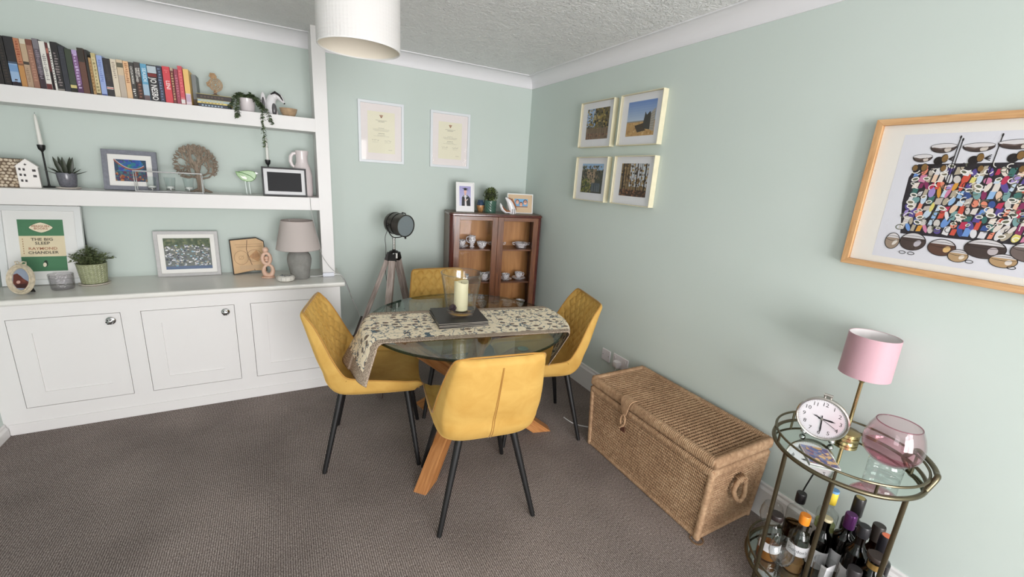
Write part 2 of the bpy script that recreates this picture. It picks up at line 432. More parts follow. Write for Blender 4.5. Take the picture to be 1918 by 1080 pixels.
# ================================================================== PENDANT LAMP
def waffle_mat():
    m, nt, b = new_mat('white_waffle_fabric')
    tc = N(nt, 'ShaderNodeTexCoord'); b.inputs['Base Color'].default_value = lin((238, 238, 240)); b.inputs['Roughness'].default_value = .8
    tl = N(nt, 'ShaderNodeBsdfTranslucent'); tl.inputs[0].default_value = lin((240, 238, 232))
    mx = N(nt, 'ShaderNodeMixShader'); mx.inputs[0].default_value = .35
    out = nt.nodes['Material Output']
    nt.links.new(b.outputs[0], mx.inputs[1]); nt.links.new(tl.outputs[0], mx.inputs[2]); nt.links.new(mx.outputs[0], out.inputs[0])
    return m
t = thing('pendant_lamp', 'white waffle-textured drum pendant lampshade hanging from the ceiling', 'pendant lamp', (-1.691, -1.543, 2.0))
def drum(u, v):
    nu, nv = 216, 60
    a = 2 * PI * u; z = .27 * v
    iu = round(u * nu) % 3; iv = round(v * nv) % 3
    r = .1565 + (.0014 if (iu != 0 and iv != 0) else 0)
    return (r * math.cos(a), r * math.sin(a), z)
m = MB(); m.grid(drum, 216, 60); m.build('shade', waffle_mat(), t, smooth=20)
m = MB(); m.lathe([(.1535, 0.001), (.1535, .27)], 64)
m.f = [f for f in m.f if len(f) == 4]; m.c = [None] * len(m.f)
m.build('lining', M_((226, 218, 204), .8, name='cream_lining'), t)
m = MB(); m.tube([(.155 * math.cos(a), .155 * math.sin(a), .001) for a in [2 * PI * i / 64 for i in range(64)]], .003, 6, True); m.build('rim', WHITE2, t)
m = MB()
for k in range(3): m.cyl((0, 0, .25), (.153 * math.cos(k * 2.094), .153 * math.sin(k * 2.094), .26), .002, n=6)
m.tube([(.03 * math.cos(a), .03 * math.sin(a), .25) for a in [2 * PI * i / 20 for i in range(20)]], .0025, 6, True)
m.build('spider', WHITE2, t)
MB().lathe([(.0, .2), (.018, .2), (.02, .24), (.018, .27), (.006, .285), (.0035, .29), (.0035, .36), (.045, .365), (.05, .384), (0, .3845)], 20).build('lampholder', WHITE2, t)
m = MB(); m.lathe([(0, .085), (.018, .09), (.029, .11), (.03, .13), (.022, .16), (.014, .175), (.0135, .2), (0, .2)], 18); m.build('bulb', M_((245, 243, 238), .3, name='opal_bulb'), t)
# ================================================================== DINING CHAIRS
def velvet_mat():
    m, nt, b = new_mat('mustard_velvet')
    tc = N(nt, 'ShaderNodeTexCoord')
    no = N(nt, 'ShaderNodeTexNoise'); no.inputs['Scale'].default_value = 9; no.inputs['Detail'].default_value = 6; no.inputs['Distortion'].default_value = .6
    nt.links.new(tc.outputs['Object'], no.inputs['Vector'])
    r = ramp(nt, [(0.25, (184, 142, 70)), (0.75, (206, 168, 94))])
    nt.links.new(no.outputs[0], r.inputs[0]); nt.links.new(r.outputs[0], b.inputs['Base Color'])
    b.inputs['Roughness'].default_value = .7; b.inputs['Specular IOR Level'].default_value = .2
    b.inputs['Sheen Weight'].default_value = .55; b.inputs['Sheen Roughness'].default_value = .35
    b.inputs['Sheen Tint'].default_value = lin((255, 214, 130))
    n2 = N(nt, 'ShaderNodeTexNoise'); n2.inputs['Scale'].default_value = 400
    nt.links.new(tc.outputs['Object'], n2.inputs['Vector'])
    bp = N(nt, 'ShaderNodeBump'); bp.inputs['Strength'].default_value = .15; bp.inputs['Distance'].default_value = .002
    nt.links.new(n2.outputs[0], bp.inputs['Height']); nt.links.new(bp.outputs[0], b.inputs['Normal'])
    return m
VELVET = velvet_mat()
PIPING = M_((166, 120, 46), .7, name='velvet_piping', sheen=.3)

# y, z of the inner centre line, half width, edge lift, thickness, outer flat share
CT = [(.2395, .458, .204, .020, .034, .93), (.236, .464, .216, .027, .046, .93), (.222, .470, .225, .032, .056, .92), (.18, .472, .230, .032, .060, .91), (.09, .467, .2345, .048, .060, .90),
      (-.02, .456, .2365, .070, .052, .88), (-.10, .454, .2375, .082, .050, .84), (-.150, .468, .238, .086, .056, .78), (-.182, .505, .238, .080, .052, .78), (-.202, .560, .236, .062, .044, .82),
      (-.226, .630, .230, .050, .045, .84), (-.252, .710, .217, .040, .043, .87), (-.278, .785, .203, .028, .038, .88), (-.300, .838, .1915, .014, .030, .88), (-.307, .855, .183, .009, .022, .88), (-.3105, .8635, .170, .004, .010, .9)]
def cr(tb, u):
    n = len(tb) - 1; x = max(0, min(n - 1e-6, u)); i = int(x); f = x - i
    P = [tb[max(0, min(n, i + k))] for k in (-1, 0, 1, 2)]
    return [0.5 * (2 * b + (c - a) * f + (2 * a - 5 * b + 4 * c - d) * f * f + (3 * b - a - 3 * c + d) * f ** 3) for a, b, c, d in zip(*P)]
def station(u):
    y, z, wd_, he, th, wb = cr(CT, u)
    a = cr(CT, u - .15); b = cr(CT, u + .15)
    ty, tz = b[0] - a[0], b[1] - a[1]; L = math.hypot(ty, tz) or 1
    if u < .6: ny, nz = 0.0, 1.0
    else: ny, nz = tz / L, -ty / L
    L = math.hypot(ny, nz)
    return y, z, ny / L, nz / L, wd_, he, th, wb
def sect(u, ni=56, no_=30):
    y, z, ny, nz, wd_, he, th, wb = station(u)
    pts = []
    for i in range(ni + 1):
        xi = -1 + 2 * i / ni; x = wd_ * xi
        h = he * abs(xi) ** 2.6
        if u < 7: h += .012 * (1 - xi * xi) * min(1, max(0, u / 3)) - .010 * math.exp(-((abs(xi) - .86) / .05) ** 2) * min(1, u / 3)
        if u > 8.0 and abs(xi) < .93:
            dd = (u - 8.0); v = z / .082; w_ = x / .062
            g = min(abs(((w_ + v) % 1) - .5), abs(((w_ - v) % 1) - .5))
            fade = min(1, dd / .6) * min(1, (.93 - abs(xi)) / .06) * min(1, max(0, (14.2 - u) / .5))
            h -= .012 * math.exp(-(g / .09) ** 2) * fade
        pts.append((x, h))
    for i in range(1, no_):
        th_ = PI * i / no_
        cx = math.cos(th_); sx = math.sin(th_)
        x = math.copysign(abs(cx) ** .45, cx) * wd_ * 1.015 if abs(cx) > 1e-6 else 0
        k = sx ** .8
        h = he * (1 - k) - th * k
        # pull the lower corner in so that the underside is narrower than the rim
        xw = wd_ * (wb + (1 - wb) * (1 - k) ** .7)
        x = max(-xw * 1.012, min(xw * 1.012, x))
        pts.append((x, h))
    return [(x, y + ny * h, z + nz * h) for x, h in pts]
def chair_meshes():
    top = len(CT) - 1.0
    us1 = [0, .3, .6, 1, 1.4, 1.8, 2.2, 2.7, 3.2, 3.8, 4.4, 5, 5.5, 6, 6.4, 6.8, 7.2, 7.5]
    us2 = [7.5 + (top - 7.5) * i / 74 for i in range(75)]
    a = MB(); a.loft([sect(u) for u in us1]); a.f.pop(); a.c.pop()
    b = MB(); b.loft([sect(u) for u in us2]); b.f.pop(-2); b.c.pop(-2)
    p = MB(); path = []
    us = [.6 + (top - .35 - .6) * i / 60 for i in range(61)]
    def edge(u, s):
        y, z, ny, nz, wd_, he, th, wb = station(u); return Vector((s * wd_ * 1.004, y + ny * he, z + nz * he))
    path = [edge(u, -1) for u in us] + [edge(us[-1], -1).lerp(edge(us[-1], 1), k / 8) + Vector((0, 0, .004)) for k in range(1, 8)] + [edge(u, 1) for u in reversed(us)]
    p.tube(path, .0042, 6)
    s = MB()
    for dx in (-.005, .005):
        pts = []
        for i in range(30):
            u = 7.2 + (13.0 - 7.2) * i / 29
            y, z, ny, nz, wd_, he, th, wb = station(u); pts.append((dx * (1 - .7 * i / 29), y - ny * (th + .0005), z - nz * (th + .0005)))
        s.tube(pts, .0022, 6)
    lg = []
    for sx in (-1, 1):
        for fy in (-1, 1):
            l = MB(); topp = Vector((sx * (.135 if fy > 0 else .122), .172 if fy > 0 else -.15, .435)); ft = Vector((sx * (.225 if fy > 0 else .223), .24 * fy, 0))
            dv = (topp - ft)
            l.tube([ft, ft + dv * .02, ft + dv * .5, topp], [.0105, .0115, .0145, .0178], 14)
            lg.append(l)
    fr = MB(); fr.box(-.14, .14, .15, .18, .412, .428).box(-.13, .13, -.165, -.135, .412, .428).box(-.14, -.11, -.14, .16, .412, .428).box(.11, .14, -.14, .16, .412, .428)
    return [('seat', a.mesh('seat', VELVET, 60)), ('backrest', b.mesh('backrest', VELVET, 60)), ('piping', p.mesh('piping', PIPING, 180)), ('back_seam', s.mesh('back_seam', PIPING, 180)),
            ('seat_frame', fr.mesh('seat_frame', BLACK, 0))] + [('leg', l.mesh('leg', BLACK, 40)) for l in lg]
CHAIR = chair_meshes()
def fwd(ang): return math.radians(ang) - PI / 2
for loc, ang, lab in [((-1.612, -1.265, 0), -14.7, 'mustard velvet dining chair in front of the white cupboard, runner end hanging over its seat'),
                      ((-1.236, -1.841, 0), 81.6, 'mustard velvet dining chair seen from behind, nearest the camera'),
                      ((-.654, -1.428, 0), 165.2, 'mustard velvet dining chair between the table and the wicker trunk'),
                      ((-1.045, -.885, 0), 267.0, 'mustard velvet dining chair behind the glass table facing the room')]:
    t = thing('dining_chair', lab, 'chair', loc, fwd(ang), 'mustard velvet chairs around the glass table')
    for nm, me in CHAIR: link(nm, me, t)

# ================================================================== GLASS TABLE
TC = Vector((-1.125, -1.40, 0)); TR_ = .545; TZ = .755
OAK = wood_mat('oak_beam', (150, 92, 44), (196, 138, 82), 2, 1.0, .45, .15, 5)
t = thing('dining_table', 'round glass dining table on three crossing oak beams', 'table', TC)
GT = glass_mat('tinted_table_glass', (228, 236, 231), 0.01, 1.52, 1.6)
m = MB(); m.lathe([(0, .743), (TR_ - .004, .743), (TR_ - .001, .7445), (TR_, .747)], 96)
m2 = MB(); m2.lathe([(0, .743), (TR_ - .006, .743), (TR_ - .006, .755), (0, .755)], 96); m2.build('glass_top', GT, t, smooth=30)
rim = MB(); rim.lathe([(TR_ - .006, .743), (TR_ - .002, .743), (TR_, .745), (TR_, .752), (TR_ - .003, .755), (TR_ - .006, .755)], 96)
rim.f = [f for f in rim.f if len(f) == 4]; rim.c = [None] * len(rim.f)
o = rim.build('glass_rim', glass_mat('glass_edge', (140, 156, 149), .05, 1.3), t, smooth=30); o['label'] = 'dark bevelled edge of the glass'
for k, (fa, ta) in enumerate([(347, 164), (224, 44), (104, 284)]):
    fr_ = .50 if k == 0 else .46
    ft = Vector((fr_ * math.cos(math.radians(fa)), fr_ * math.sin(math.radians(fa)), 0)); tp = Vector((.47 * math.cos(math.radians(ta)), .47 * math.sin(math.radians(ta)), .735))
    # the beams pass beside one another at the middle of the table
    ax = (tp - ft); hd = Vector((ax.x, ax.y, 0)).normalized(); sd = Vector((-hd.y, hd.x, 0))
    ft += sd * .0; wv = .036; lv = .036 / math.sin(math.atan2(ax.z, math.hypot(ax.x, ax.y)))
    def q(c): return [c + hd * lv + sd * wv, c - hd * lv + sd * wv, c - hd * lv - sd * wv, c + hd * lv - sd * wv]
    b = MB(); b.loft([q(ft), q(tp)])
    # long axis of the grain follows the beam
    R0 = ax.to_track_quat('Z', 'Y').to_matrix().to_4x4(); T0 = TR(*ft) @ R0
    inv = T0.inverted(); b.v = [tuple(inv @ Vector(p)) for p in b.v]
    o = b.build('beam', OAK, t, smooth=0, bevel=.003); o.matrix_local = T0
    dm = MB(); dm.lathe([(0, .733), (.024, .733), (.026, .736), (.026, .7425), (0, .7427)], 24, c=(tp.x * .98, tp.y * .98, 0)); dm.build('disc', CHROME, t)

# ------------------------------------------------------------------ table runner
def runner_mat():
    m, nt, b = new_mat('block_print_cotton')
    uv = N(nt, 'ShaderNodeUVMap'); uv.uv_map = 'UVMap'
    sep = N(nt, 'ShaderNodeSeparateXYZ'); nt.links.new(uv.outputs[0], sep.inputs[0])
    def mapping(s, loc=(0, 0, 0), rot=0):
        mp = N(nt, 'ShaderNodeMapping'); mp.inputs['Scale'].default_value = s; mp.inputs['Location'].default_value = loc; mp.inputs['Rotation'].default_value = (0, 0, rot)
        nt.links.new(uv.outputs[0], mp.inputs[0]); return mp
    base = None
    # flowers
    v1 = N(nt, 'ShaderNodeTexVoronoi'); v1.inputs['Randomness'].default_value = .55; v1.inputs['Scale'].default_value = 1
    nt.links.new(mapping((19, 25, 1)).outputs[0], v1.inputs['Vector'])
    f1 = ramp(nt, [(0, (96, 80, 68)), (.10, (150, 126, 104)), (.18, (98, 90, 88)), (.25, (140, 122, 106)), (.31, (246, 232, 206))], 'CONSTANT'); nt.links.new(v1.outputs['Distance'], f1.inputs[0])
    # leaves
    v2 = N(nt, 'ShaderNodeTexVoronoi'); v2.inputs['Randomness'].default_value = .9; v2.inputs['Scale'].default_value = 1
    nt.links.new(mapping((38, 70, 1), (3.3, 1.7, 0), .6).outputs[0], v2.inputs['Vector'])
    l2 = N(nt, 'ShaderNodeMath', operation='LESS_THAN'); l2.inputs[1].default_value = .27; nt.links.new(v2.outputs['Distance'], l2.inputs[0])
    # blue branches
    v3 = N(nt, 'ShaderNodeTexVoronoi'); v3.feature = 'DISTANCE_TO_EDGE'; v3.inputs['Scale'].default_value = 1
    no = N(nt, 'ShaderNodeTexNoise'); no.inputs['Scale'].default_value = 22; nt.links.new(uv.outputs[0], no.inputs['Vector'])
    ad = N(nt, 'ShaderNodeMixRGB'); ad.inputs[0].default_value = .07; mpb = mapping((15, 11, 1), (.4, .2, 0)); nt.links.new(uv.outputs[0], ad.inputs[1]); nt.links.new(no.outputs['Color'], ad.inputs[2])
    nt.links.new(ad.outputs[0], mpb.inputs[0]); nt.links.new(mpb.outputs[0], v3.inputs['Vector'])
    l3 = N(nt, 'ShaderNodeMath', operation='LESS_THAN'); l3.inputs[1].default_value = .020; nt.links.new(v3.outputs['Distance'], l3.inputs[0])
    def mix(fac, a, col):
        mx = N(nt, 'ShaderNodeMixRGB'); nt.links.new(fac, mx.inputs[0]); nt.links.new(a, mx.inputs[1]); mx.inputs[2].default_value = lin(col); return mx
    c1 = mix(l2.outputs[0], f1.outputs[0], (124, 128, 128)); c2 = mix(l3.outputs[0], c1.outputs[0], (92, 108, 118))
    # border band of small stitches
    ab = N(nt, 'ShaderNodeMath', operation='ABSOLUTE'); nt.links.new(sep.outputs['Y'], ab.inputs[0])
    g1 = N(nt, 'ShaderNodeMath', operation='GREATER_THAN'); g1.inputs[1].default_value = .186; nt.links.new(ab.outputs[0], g1.inputs[0])
    au = N(nt, 'ShaderNodeMath', operation='ABSOLUTE'); nt.links.new(sep.outputs['X'], au.inputs[0])
    g2 = N(nt, 'ShaderNodeMath', operation='GREATER_THAN'); g2.inputs[1].default_value = .72; nt.links.new(au.outputs[0], g2.inputs[0])
    gm = N(nt, 'ShaderNodeMath', operation='MAXIMUM'); nt.links.new(g1.outputs[0], gm.inputs[0]); nt.links.new(g2.outputs[0], gm.inputs[1])
    v4 = N(nt, 'ShaderNodeTexVoronoi'); v4.inputs['Scale'].default_value = 1; v4.inputs['Randomness'].default_value = .35
    nt.links.new(mapping((170, 190, 1)).outputs[0], v4.inputs['Vector'])
    b4 = ramp(nt, [(0, (112, 98, 92)), (.38, (160, 138, 122)), (.52, (222, 206, 182))], 'CONSTANT'); nt.links.new(v4.outputs['Distance'], b4.inputs[0])
    mb = N(nt, 'ShaderNodeMixRGB'); nt.links.new(gm.outputs[0], mb.inputs[0]); nt.links.new(c2.outputs[0], mb.inputs[1]); nt.links.new(b4.outputs[0], mb.inputs[2])
    nt.links.new(mb.outputs[0], b.inputs['Base Color']); b.inputs['Roughness'].default_value = .85; b.inputs['Specular IOR Level'].default_value = .15
    wv = N(nt, 'ShaderNodeTexNoise'); wv.inputs['Scale'].default_value = 500; nt.links.new(uv.outputs[0], wv.inputs['Vector'])
    bp = N(nt, 'ShaderNodeBump'); bp.inputs['Strength'].default_value = .2; bp.inputs['Distance'].default_value = .002; nt.links.new(wv.outputs[0], bp.inputs['Height']); nt.links.new(bp.outputs[0], b.inputs['Normal'])
    return m
def runner():
    ang = math.radians(-9.6); ca, sa = math.cos(ang), math.sin(ang); ctr = Vector((-1.116, -1.452, 0))
    nl, nw = 150, 36; vs = []; uvs = []
    for j in range(nw + 1):
        wv = -.232 + .464 * j / nw          # + towards the far side
        se = math.sqrt((TR_ + .003) ** 2 - (wv - .051) ** 2)
        for i in range(nl + 1):
            l = -.80 + 1.51 * i / nl; s = 1 if l > 0 else -1; a = abs(l); r = .018 if s > 0 else .042
            # run out flat, turn over the glass edge, then hang
            if a < se: x, z = a, 0
            elif a < se + r * PI / 2: th = (a - se) / r; x, z = se + r * math.sin(th), -r * (1 - math.cos(th))
            else:
                dr = a - se - r * PI / 2
                if s < 0: dr *= .185 / (.80 - se - r * PI / 2)
                x, z = se + r + .012 * math.sin(dr * 7) + .012 * math.sin(wv * 17 + s) * min(1, dr / .2) - (.55 * dr if s > 0 else -dr * (.15 + .75 * (wv + .232))), -r - dr * (.84 if s > 0 else 1)
            off = (.003 if a < se else 0) * 0
            wy = wv + (.035 * max(0, a - se) * (1 if wv < 0 else -.6) if a > se else 0)
            p = ctr + Vector((ca * s * x - sa * wy, sa * s * x + ca * wy, TZ + .0022 + z))
            vs.append(tuple(p)); uvs.append((l, wv))
    fs = [(j * (nl + 1) + i, j * (nl + 1) + i + 1, (j + 1) * (nl + 1) + i + 1, (j + 1) * (nl + 1) + i) for j in range(nw) for i in range(nl)]
    me = bpy.data.meshes.new('table_runner'); me.from_pydata(vs, [], fs); ul = me.uv_layers.new(name='UVMap')
    for lp in me.loops: ul.data[lp.index].uv = uvs[lp.vertex_index]
    me.materials.append(runner_mat()); me.shade_smooth()
    o = link('table_runner', me, solid=.002)
    return tag(o, 'cream floral block-print table runner lying across the glass table', 'table runner')
runner()

# ------------------------------------------------------------------ place mats, vase, candle
LEATHER = M_((30, 27, 26), .38, name='black_leatherette', bump=(300, .12)); MATEDGE = M_((214, 205, 192), .7, name='pale_mat_edge')
z = TZ + .0045
names = ['lowest black place mat of the stack on the table runner', 'black place mat second from the bottom of the stack on the runner', 'black place mat second from the top of the stack on the runner', 'topmost black place mat of the stack, under the glass hurricane vase']
for i in range(4):
    t = thing('place_mat', names[i], 'place mat', (-1.178 + .004 * (i % 2), -1.398 + .003 * i, z), math.radians(-8 + [1.5, -1, 2, 0][i]), 'stacked black place mats')
    MB().box(-.134, .134, -.134, .134, .0, .0022).build('backing', MATEDGE, t, smooth=0)
    MB().box(-.135, .135, -.135, .135, .0022, .0068).build('top', LEATHER, t, smooth=0, bevel=.001)
    z += .0072
VZ = z + .0003; VC = (-1.162, -1.39)
VG = glass_mat('vase_glass', (252, 253, 253), .01, 1.5, 1.3)
t = thing('hurricane_vase', 'tall flared clear glass hurricane vase on the place mats', 'vase', (*VC, VZ), math.radians(-8))
m = MB(); m.lathe([(0, .010), (.070, .010), (.078, .016), (.081, .03), (.090, .09), (.101, .16), (.111, .218), (.114, .236), (.1125, .2385), (.1105, .236), (.107, .218), (.097, .16), (.086, .09), (.077, .034), (.07, .028), (0, .028)], 48)
m.build('bowl', VG, t, smooth=50)
MB().tube([(.1125 * math.cos(a), .1125 * math.sin(a), .237) for a in [2 * PI * i / 56 for i in range(56)]], .0019, 6, True).build('rim', glass_mat('vase_rim_glass', (236, 240, 240), .05, 1.5, 3.0), t)
MB().box(-.058, .058, -.058, .058, 0, .0098).build('foot', VG, t, smooth=0, bevel=.002)
m = MB()
def cand(u, v):
    a = 2 * PI * u; r = .0385 * (1 + .012 * math.sin(3 * a + 8 * v)); zz = .16 * v
    if v > .93: zz += .006 * math.sin(2 * a + 1)
    return (r * math.cos(a), r * math.sin(a), zz)
loops = [[cand(j / 32, i / 14) for j in range(32)] for i in range(15)]
loops.append([(p[0] * .8, p[1] * .8, p[2] - .004) for p in loops[-1]]); loops.append([(p[0] * .3, p[1] * .3, p[2] - .006) for p in loops[-3]])
m.loft(loops)
t = thing('pillar_candle', 'cream pillar candle standing inside the hurricane vase', 'candle', (VC[0] - .002, VC[1] - .004, VZ + .0285))
m.build('wax', M_((240, 230, 192), .5, name='cream_wax'), t, smooth=60)
MB().tube([(0, 0, .150), (.0005, 0, .156), (.001, .0005, .158)], .0010, 6).build('wick', DARK, t)
t = thing('pine_cone', 'small dark purple-brown cone beside the candle inside the vase', 'pine cone', (VC[0] - .054, VC[1] - .018, VZ + .0285))
m = MB(); m.ball((0, 0, .020), .010, 8, (1, 1, 1.6))
for k in range(46):
    f = k / 46; zz = .002 + .034 * f; rr = .016 * math.sin(PI * (f * .8 + .15)) + .002; a = k * 2.4
    m.ball((rr * math.cos(a), rr * math.sin(a), zz), .0045, 4, (1, 1, .6))
m.build('scales', M_((74, 56, 66), .7, name='cone_scales'), t)
# ================================================================== FRAMED PICTURES
def frame(name, label, cat, w_, h_, fw, fd, fm, loc, rz=0, tilt=0, mount=None, paint=None, glass=True, group=None, mountcol=(236, 234, 230), grain=None, rest=None):
    """picture frame: origin bottom centre, back at y = 0, picture faces -y; mount = bare border of card round the print"""
    t = thing(name, label, cat, loc, rz, group, rx=-tilt)
    W2 = w_ / 2
    def bars(k):
        P = [[(-W2, 0), (W2, 0), (W2 - fw, fw), (-W2 + fw, fw)], [(-W2, h_), (-W2 + fw, h_ - fw), (W2 - fw, h_ - fw), (W2, h_)], [(-W2, 0), (-W2 + fw, fw), (-W2 + fw, h_ - fw), (-W2, h_)], [(W2, 0), (W2, h_), (W2 - fw, h_ - fw), (W2 - fw, fw)]]
        m = MB()
        for i in k: m.prism(P[i], -fd, 0)
        return m
    if grain:
        for i in range(4): bars([i]).build('frame_bar', grain[i // 2], t, smooth=0, bevel=.001)
    else:
        # one mitred frame: four outer, four inner corners
        o_ = [(-W2, 0), (W2, 0), (W2, h_), (-W2, h_)]; i_ = [(-W2 + fw, fw), (W2 - fw, fw), (W2 - fw, h_ - fw), (-W2 + fw, h_ - fw)]
        vs = [(a, y, b) for y in (-fd, 0) for q_ in (o_, i_) for a, b in q_]
        fs = []
        for k in range(4):
            n = (k + 1) % 4
            fs += [(k, n, 4 + n, 4 + k), (8 + k, 12 + k, 12 + n, 8 + n), (k, 8 + k, 8 + n, n), (4 + k, 4 + n, 12 + n, 12 + k)]
        MB().add(vs, fs).build('frame', fm, t, smooth=0, bevel=min(.0015, fw * .15))
    x0, x1, z0, z1 = -W2 + fw, W2 - fw, fw, h_ - fw
    yb = -fd * .45
    MB().box(x0, x1, -fd * .3, -.001, z0, z1).build('backing', DARK, t, smooth=0)
    MB().box(x0, x1, yb, -fd * .3, z0, z1).build('mount', M_(mountcol, .8, name='mount_card'), t, smooth=0)
    if paint:
        p = Paint(yb - .0004); b = mount or 0
        bb = b if isinstance(b, tuple) else (b, b, b, b)     # left, right, bottom, top
        paint(p, x0 + bb[0], x1 - bb[1], z0 + bb[2], z1 - bb[3]); p.build(t)
    if glass: MB().box(x0, x1, -fd * .8, -fd * .72, z0, z1).build('pane', PANE, t, smooth=0)
    if rest is not None: MB().prism([(-.02, .0), (.02, .0), (.012, h_ * .6), (-.012, h_ * .6)], .0, .003, TR(0, .001, h_ * .62) @ RX(-rest) @ TR(0, 0, -h_ * .62)).build('easel_back', DARK, t, smooth=0)
    return t

rnd = random.Random(3)
def clipell(p, x0, x1, z0, z1, x, z, rx, rz_, col, rot=0):
    rx = min(rx, x - x0, x1 - x); rz_ = min(rz_, z - z0, z1 - z)
    if rx > .0004 and rz_ > .0004: p.ell(x, z, rx, rz_, col, 0 if rot == 0 else rot, 9)
def leaves(p, x0, x1, z0, z1, n, cols, s0, s1, rg):
    for _ in range(n):
        x, z = rg.uniform(x0, x1), rg.uniform(z0, z1); clipell(p, x0, x1, z0, z1, x, z, rg.uniform(s0, s1), rg.uniform(s0, s1), rg.choice(cols))

def certificate(seed):
    def f(p, x0, x1, z0, z1):
        rg = random.Random(seed); w_, h_ = x1 - x0, z1 - z0; cx = (x0 + x1) / 2
        p.rect(x0, x1, z0, z1, (234, 229, 206))
        zz = z1 - .12 * h_
        p.poly([(cx - .009, zz + .012), (cx + .009, zz + .012), (cx + .008, zz - .002), (cx, zz - .012), (cx - .008, zz - .002)], (214, 200, 170))
        for dx, dz, c in ((-.005, .007, (120, 54, 40)), (.005, .007, (120, 54, 40)), (0, -.003, (104, 50, 44)), (-.004, .001, (150, 96, 60)), (.004, .001, (150, 96, 60)), (0, .012, (158, 78, 50)), (-.010, .010, (160, 96, 66)), (.010, .010, (160, 96, 66))):
            p.ell(cx + dx, zz + dz, .0034, .0036, c, 0, 8)
        def words(z, half, wd, col=(126, 122, 108)):
            x = cx - half
            while x < cx + half:
                l = rg.uniform(.004, .011); p.rect(x, min(x + l, cx + half), z - wd / 2, z + wd / 2, col); x += l + .0022
        words(z1 - .205 * h_, .042, .0022); words(z1 - .235 * h_, .024, .003, (86, 82, 74))
        words(z1 - .39 * h_, .022, .0018)
        for k in range(3): words(z1 - (.415 + .022 * k) * h_, .06 - .01 * (k == 2), .0014, (150, 146, 130))
        words(z1 - .52 * h_, .024, .0028, (86, 82, 74)); words(z1 - .56 * h_, .03, .0016); words(z1 - .585 * h_, .058, .0014, (150, 146, 130))
        for sx, col in ((-1, (120, 116, 104)), (1, (60, 58, 56))):
            q = [(cx + sx * .045 - .026 + .052 * i / 22, z1 - (.69) * h_ + rg.uniform(-.006, .008)) for i in range(23)]
            p.line(q, .0009, col); p.rect(cx + sx * .045 - .024, cx + sx * .045 + .02, z1 - .735 * h_, z1 - .732 * h_, (150, 146, 130))
        p.rect(x1 - .05, x1 - .022, z0 + .088 * h_, z0 + .093 * h_, (120, 116, 104))
    return f
WF = M_((222, 226, 230), .4, name='white_lacquer_frame')
frame('framed_certificate', 'white framed certificate on the back wall nearest the shelf post', 'framed certificate', .337, .439, .019, .02, WF, (-1.2995, -.001, 1.589), paint=certificate(1), mount=(.049, .049, .052, .052), mountcol=(236, 228, 226), group='framed certificates')
frame('framed_certificate', 'white framed certificate on the back wall above the graduation photo', 'framed certificate', .338, .432, .019, .02, WF, (-.750, -.001, 1.589), paint=certificate(5), mount=(.05, .05, .05, .058), mountcol=(236, 228, 226), group='framed certificates')

def woods(p, x0, x1, z0, z1):
    rg = random.Random(11); w_, h_ = x1 - x0, z1 - z0
    p.rect(x0, x1, z0, z1, (104, 92, 66)); p.rect(x0, x0 + .4 * w_, z0 + .4 * h_, z1, (150, 176, 210)); p.rect(x0, x1, z0, z0 + .38 * h_, (122, 102, 80))
    leaves(p, x0, x1, z0 + .35 * h_, z1, 190, [(66, 66, 42), (112, 100, 52), (150, 128, 66), (48, 46, 36), (92, 76, 44), (172, 150, 92)], .004, .012, rg)
    leaves(p, x0, x0 + .38 * w_, z0 + .42 * h_, z1, 14, [(186, 204, 232)], .004, .008, rg)
    for _ in range(34):
        x = rg.uniform(x0 + .003, x1 - .003); z = z0 + rg.uniform(.02, .3) * h_; p.line([(x, z), (min(max(x + rg.uniform(-.006, .006), x0), x1), z + rg.uniform(.02, .05))], .0016, rg.choice([(84, 66, 50), (150, 124, 96), (60, 48, 38)]))
    leaves(p, x0, x1, z0, z0 + .2 * h_, 60, [(128, 92, 70), (96, 70, 56), (150, 112, 84)], .003, .008, rg)
def beach(p, x0, x1, z0, z1):
    rg = random.Random(12); w_, h_ = x1 - x0, z1 - z0
    for k in range(8): p.rect(x0, x1, z0 + (.42 + .0725 * k) * h_, z0 + (.42 + .0725 * (k + 1)) * h_, (178 - 9 * k, 194 - 7 * k, 214 - 2 * k))
    p.rect(x0, x1, z0, z0 + .42 * h_, (186, 148, 96)); p.rect(x0, x1, z0 + .4 * h_, z0 + .435 * h_, (146, 142, 132))
    leaves(p, x0, x1, z0, z0 + .4 * h_, 90, [(196, 160, 108), (168, 130, 84), (206, 172, 124)], .003, .009, rg)
    p.poly([(x0 + .3 * w_, z0 + .3 * h_), (x0 + .6 * w_, z0 + .36 * h_), (x1 - .3 * w_, z0 + .14 * h_), (x0 + .42 * w_, z0 + .1 * h_)], (72, 60, 48))
    p.poly([(x0 + .60 * w_, z0 + .36 * h_), (x0 + .64 * w_, z0 + .68 * h_), (x0 + .70 * w_, z0 + .58 * h_), (x0 + .80 * w_, z0 + .68 * h_), (x0 + .84 * w_, z0 + .6 * h_), (x0 + .86 * w_, z0 + .16 * h_), (x0 + .62 * w_, z0 + .2 * h_)], (66, 64, 60))
    p.poly([(x0 + .84 * w_, z0 + .16 * h_), (x0 + .84 * w_, z0 + .64 * h_), (x0 + .98 * w_, z0 + .76 * h_), (x0 + .98 * w_, z0 + .1 * h_)], (170, 164, 154))
    for k in range(7): p.line([(x0 + .845 * w_, z0 + (.2 + .065 * k) * h_), (x0 + .975 * w_, z0 + (.18 + .078 * k) * h_)], .0014, (96, 92, 86))
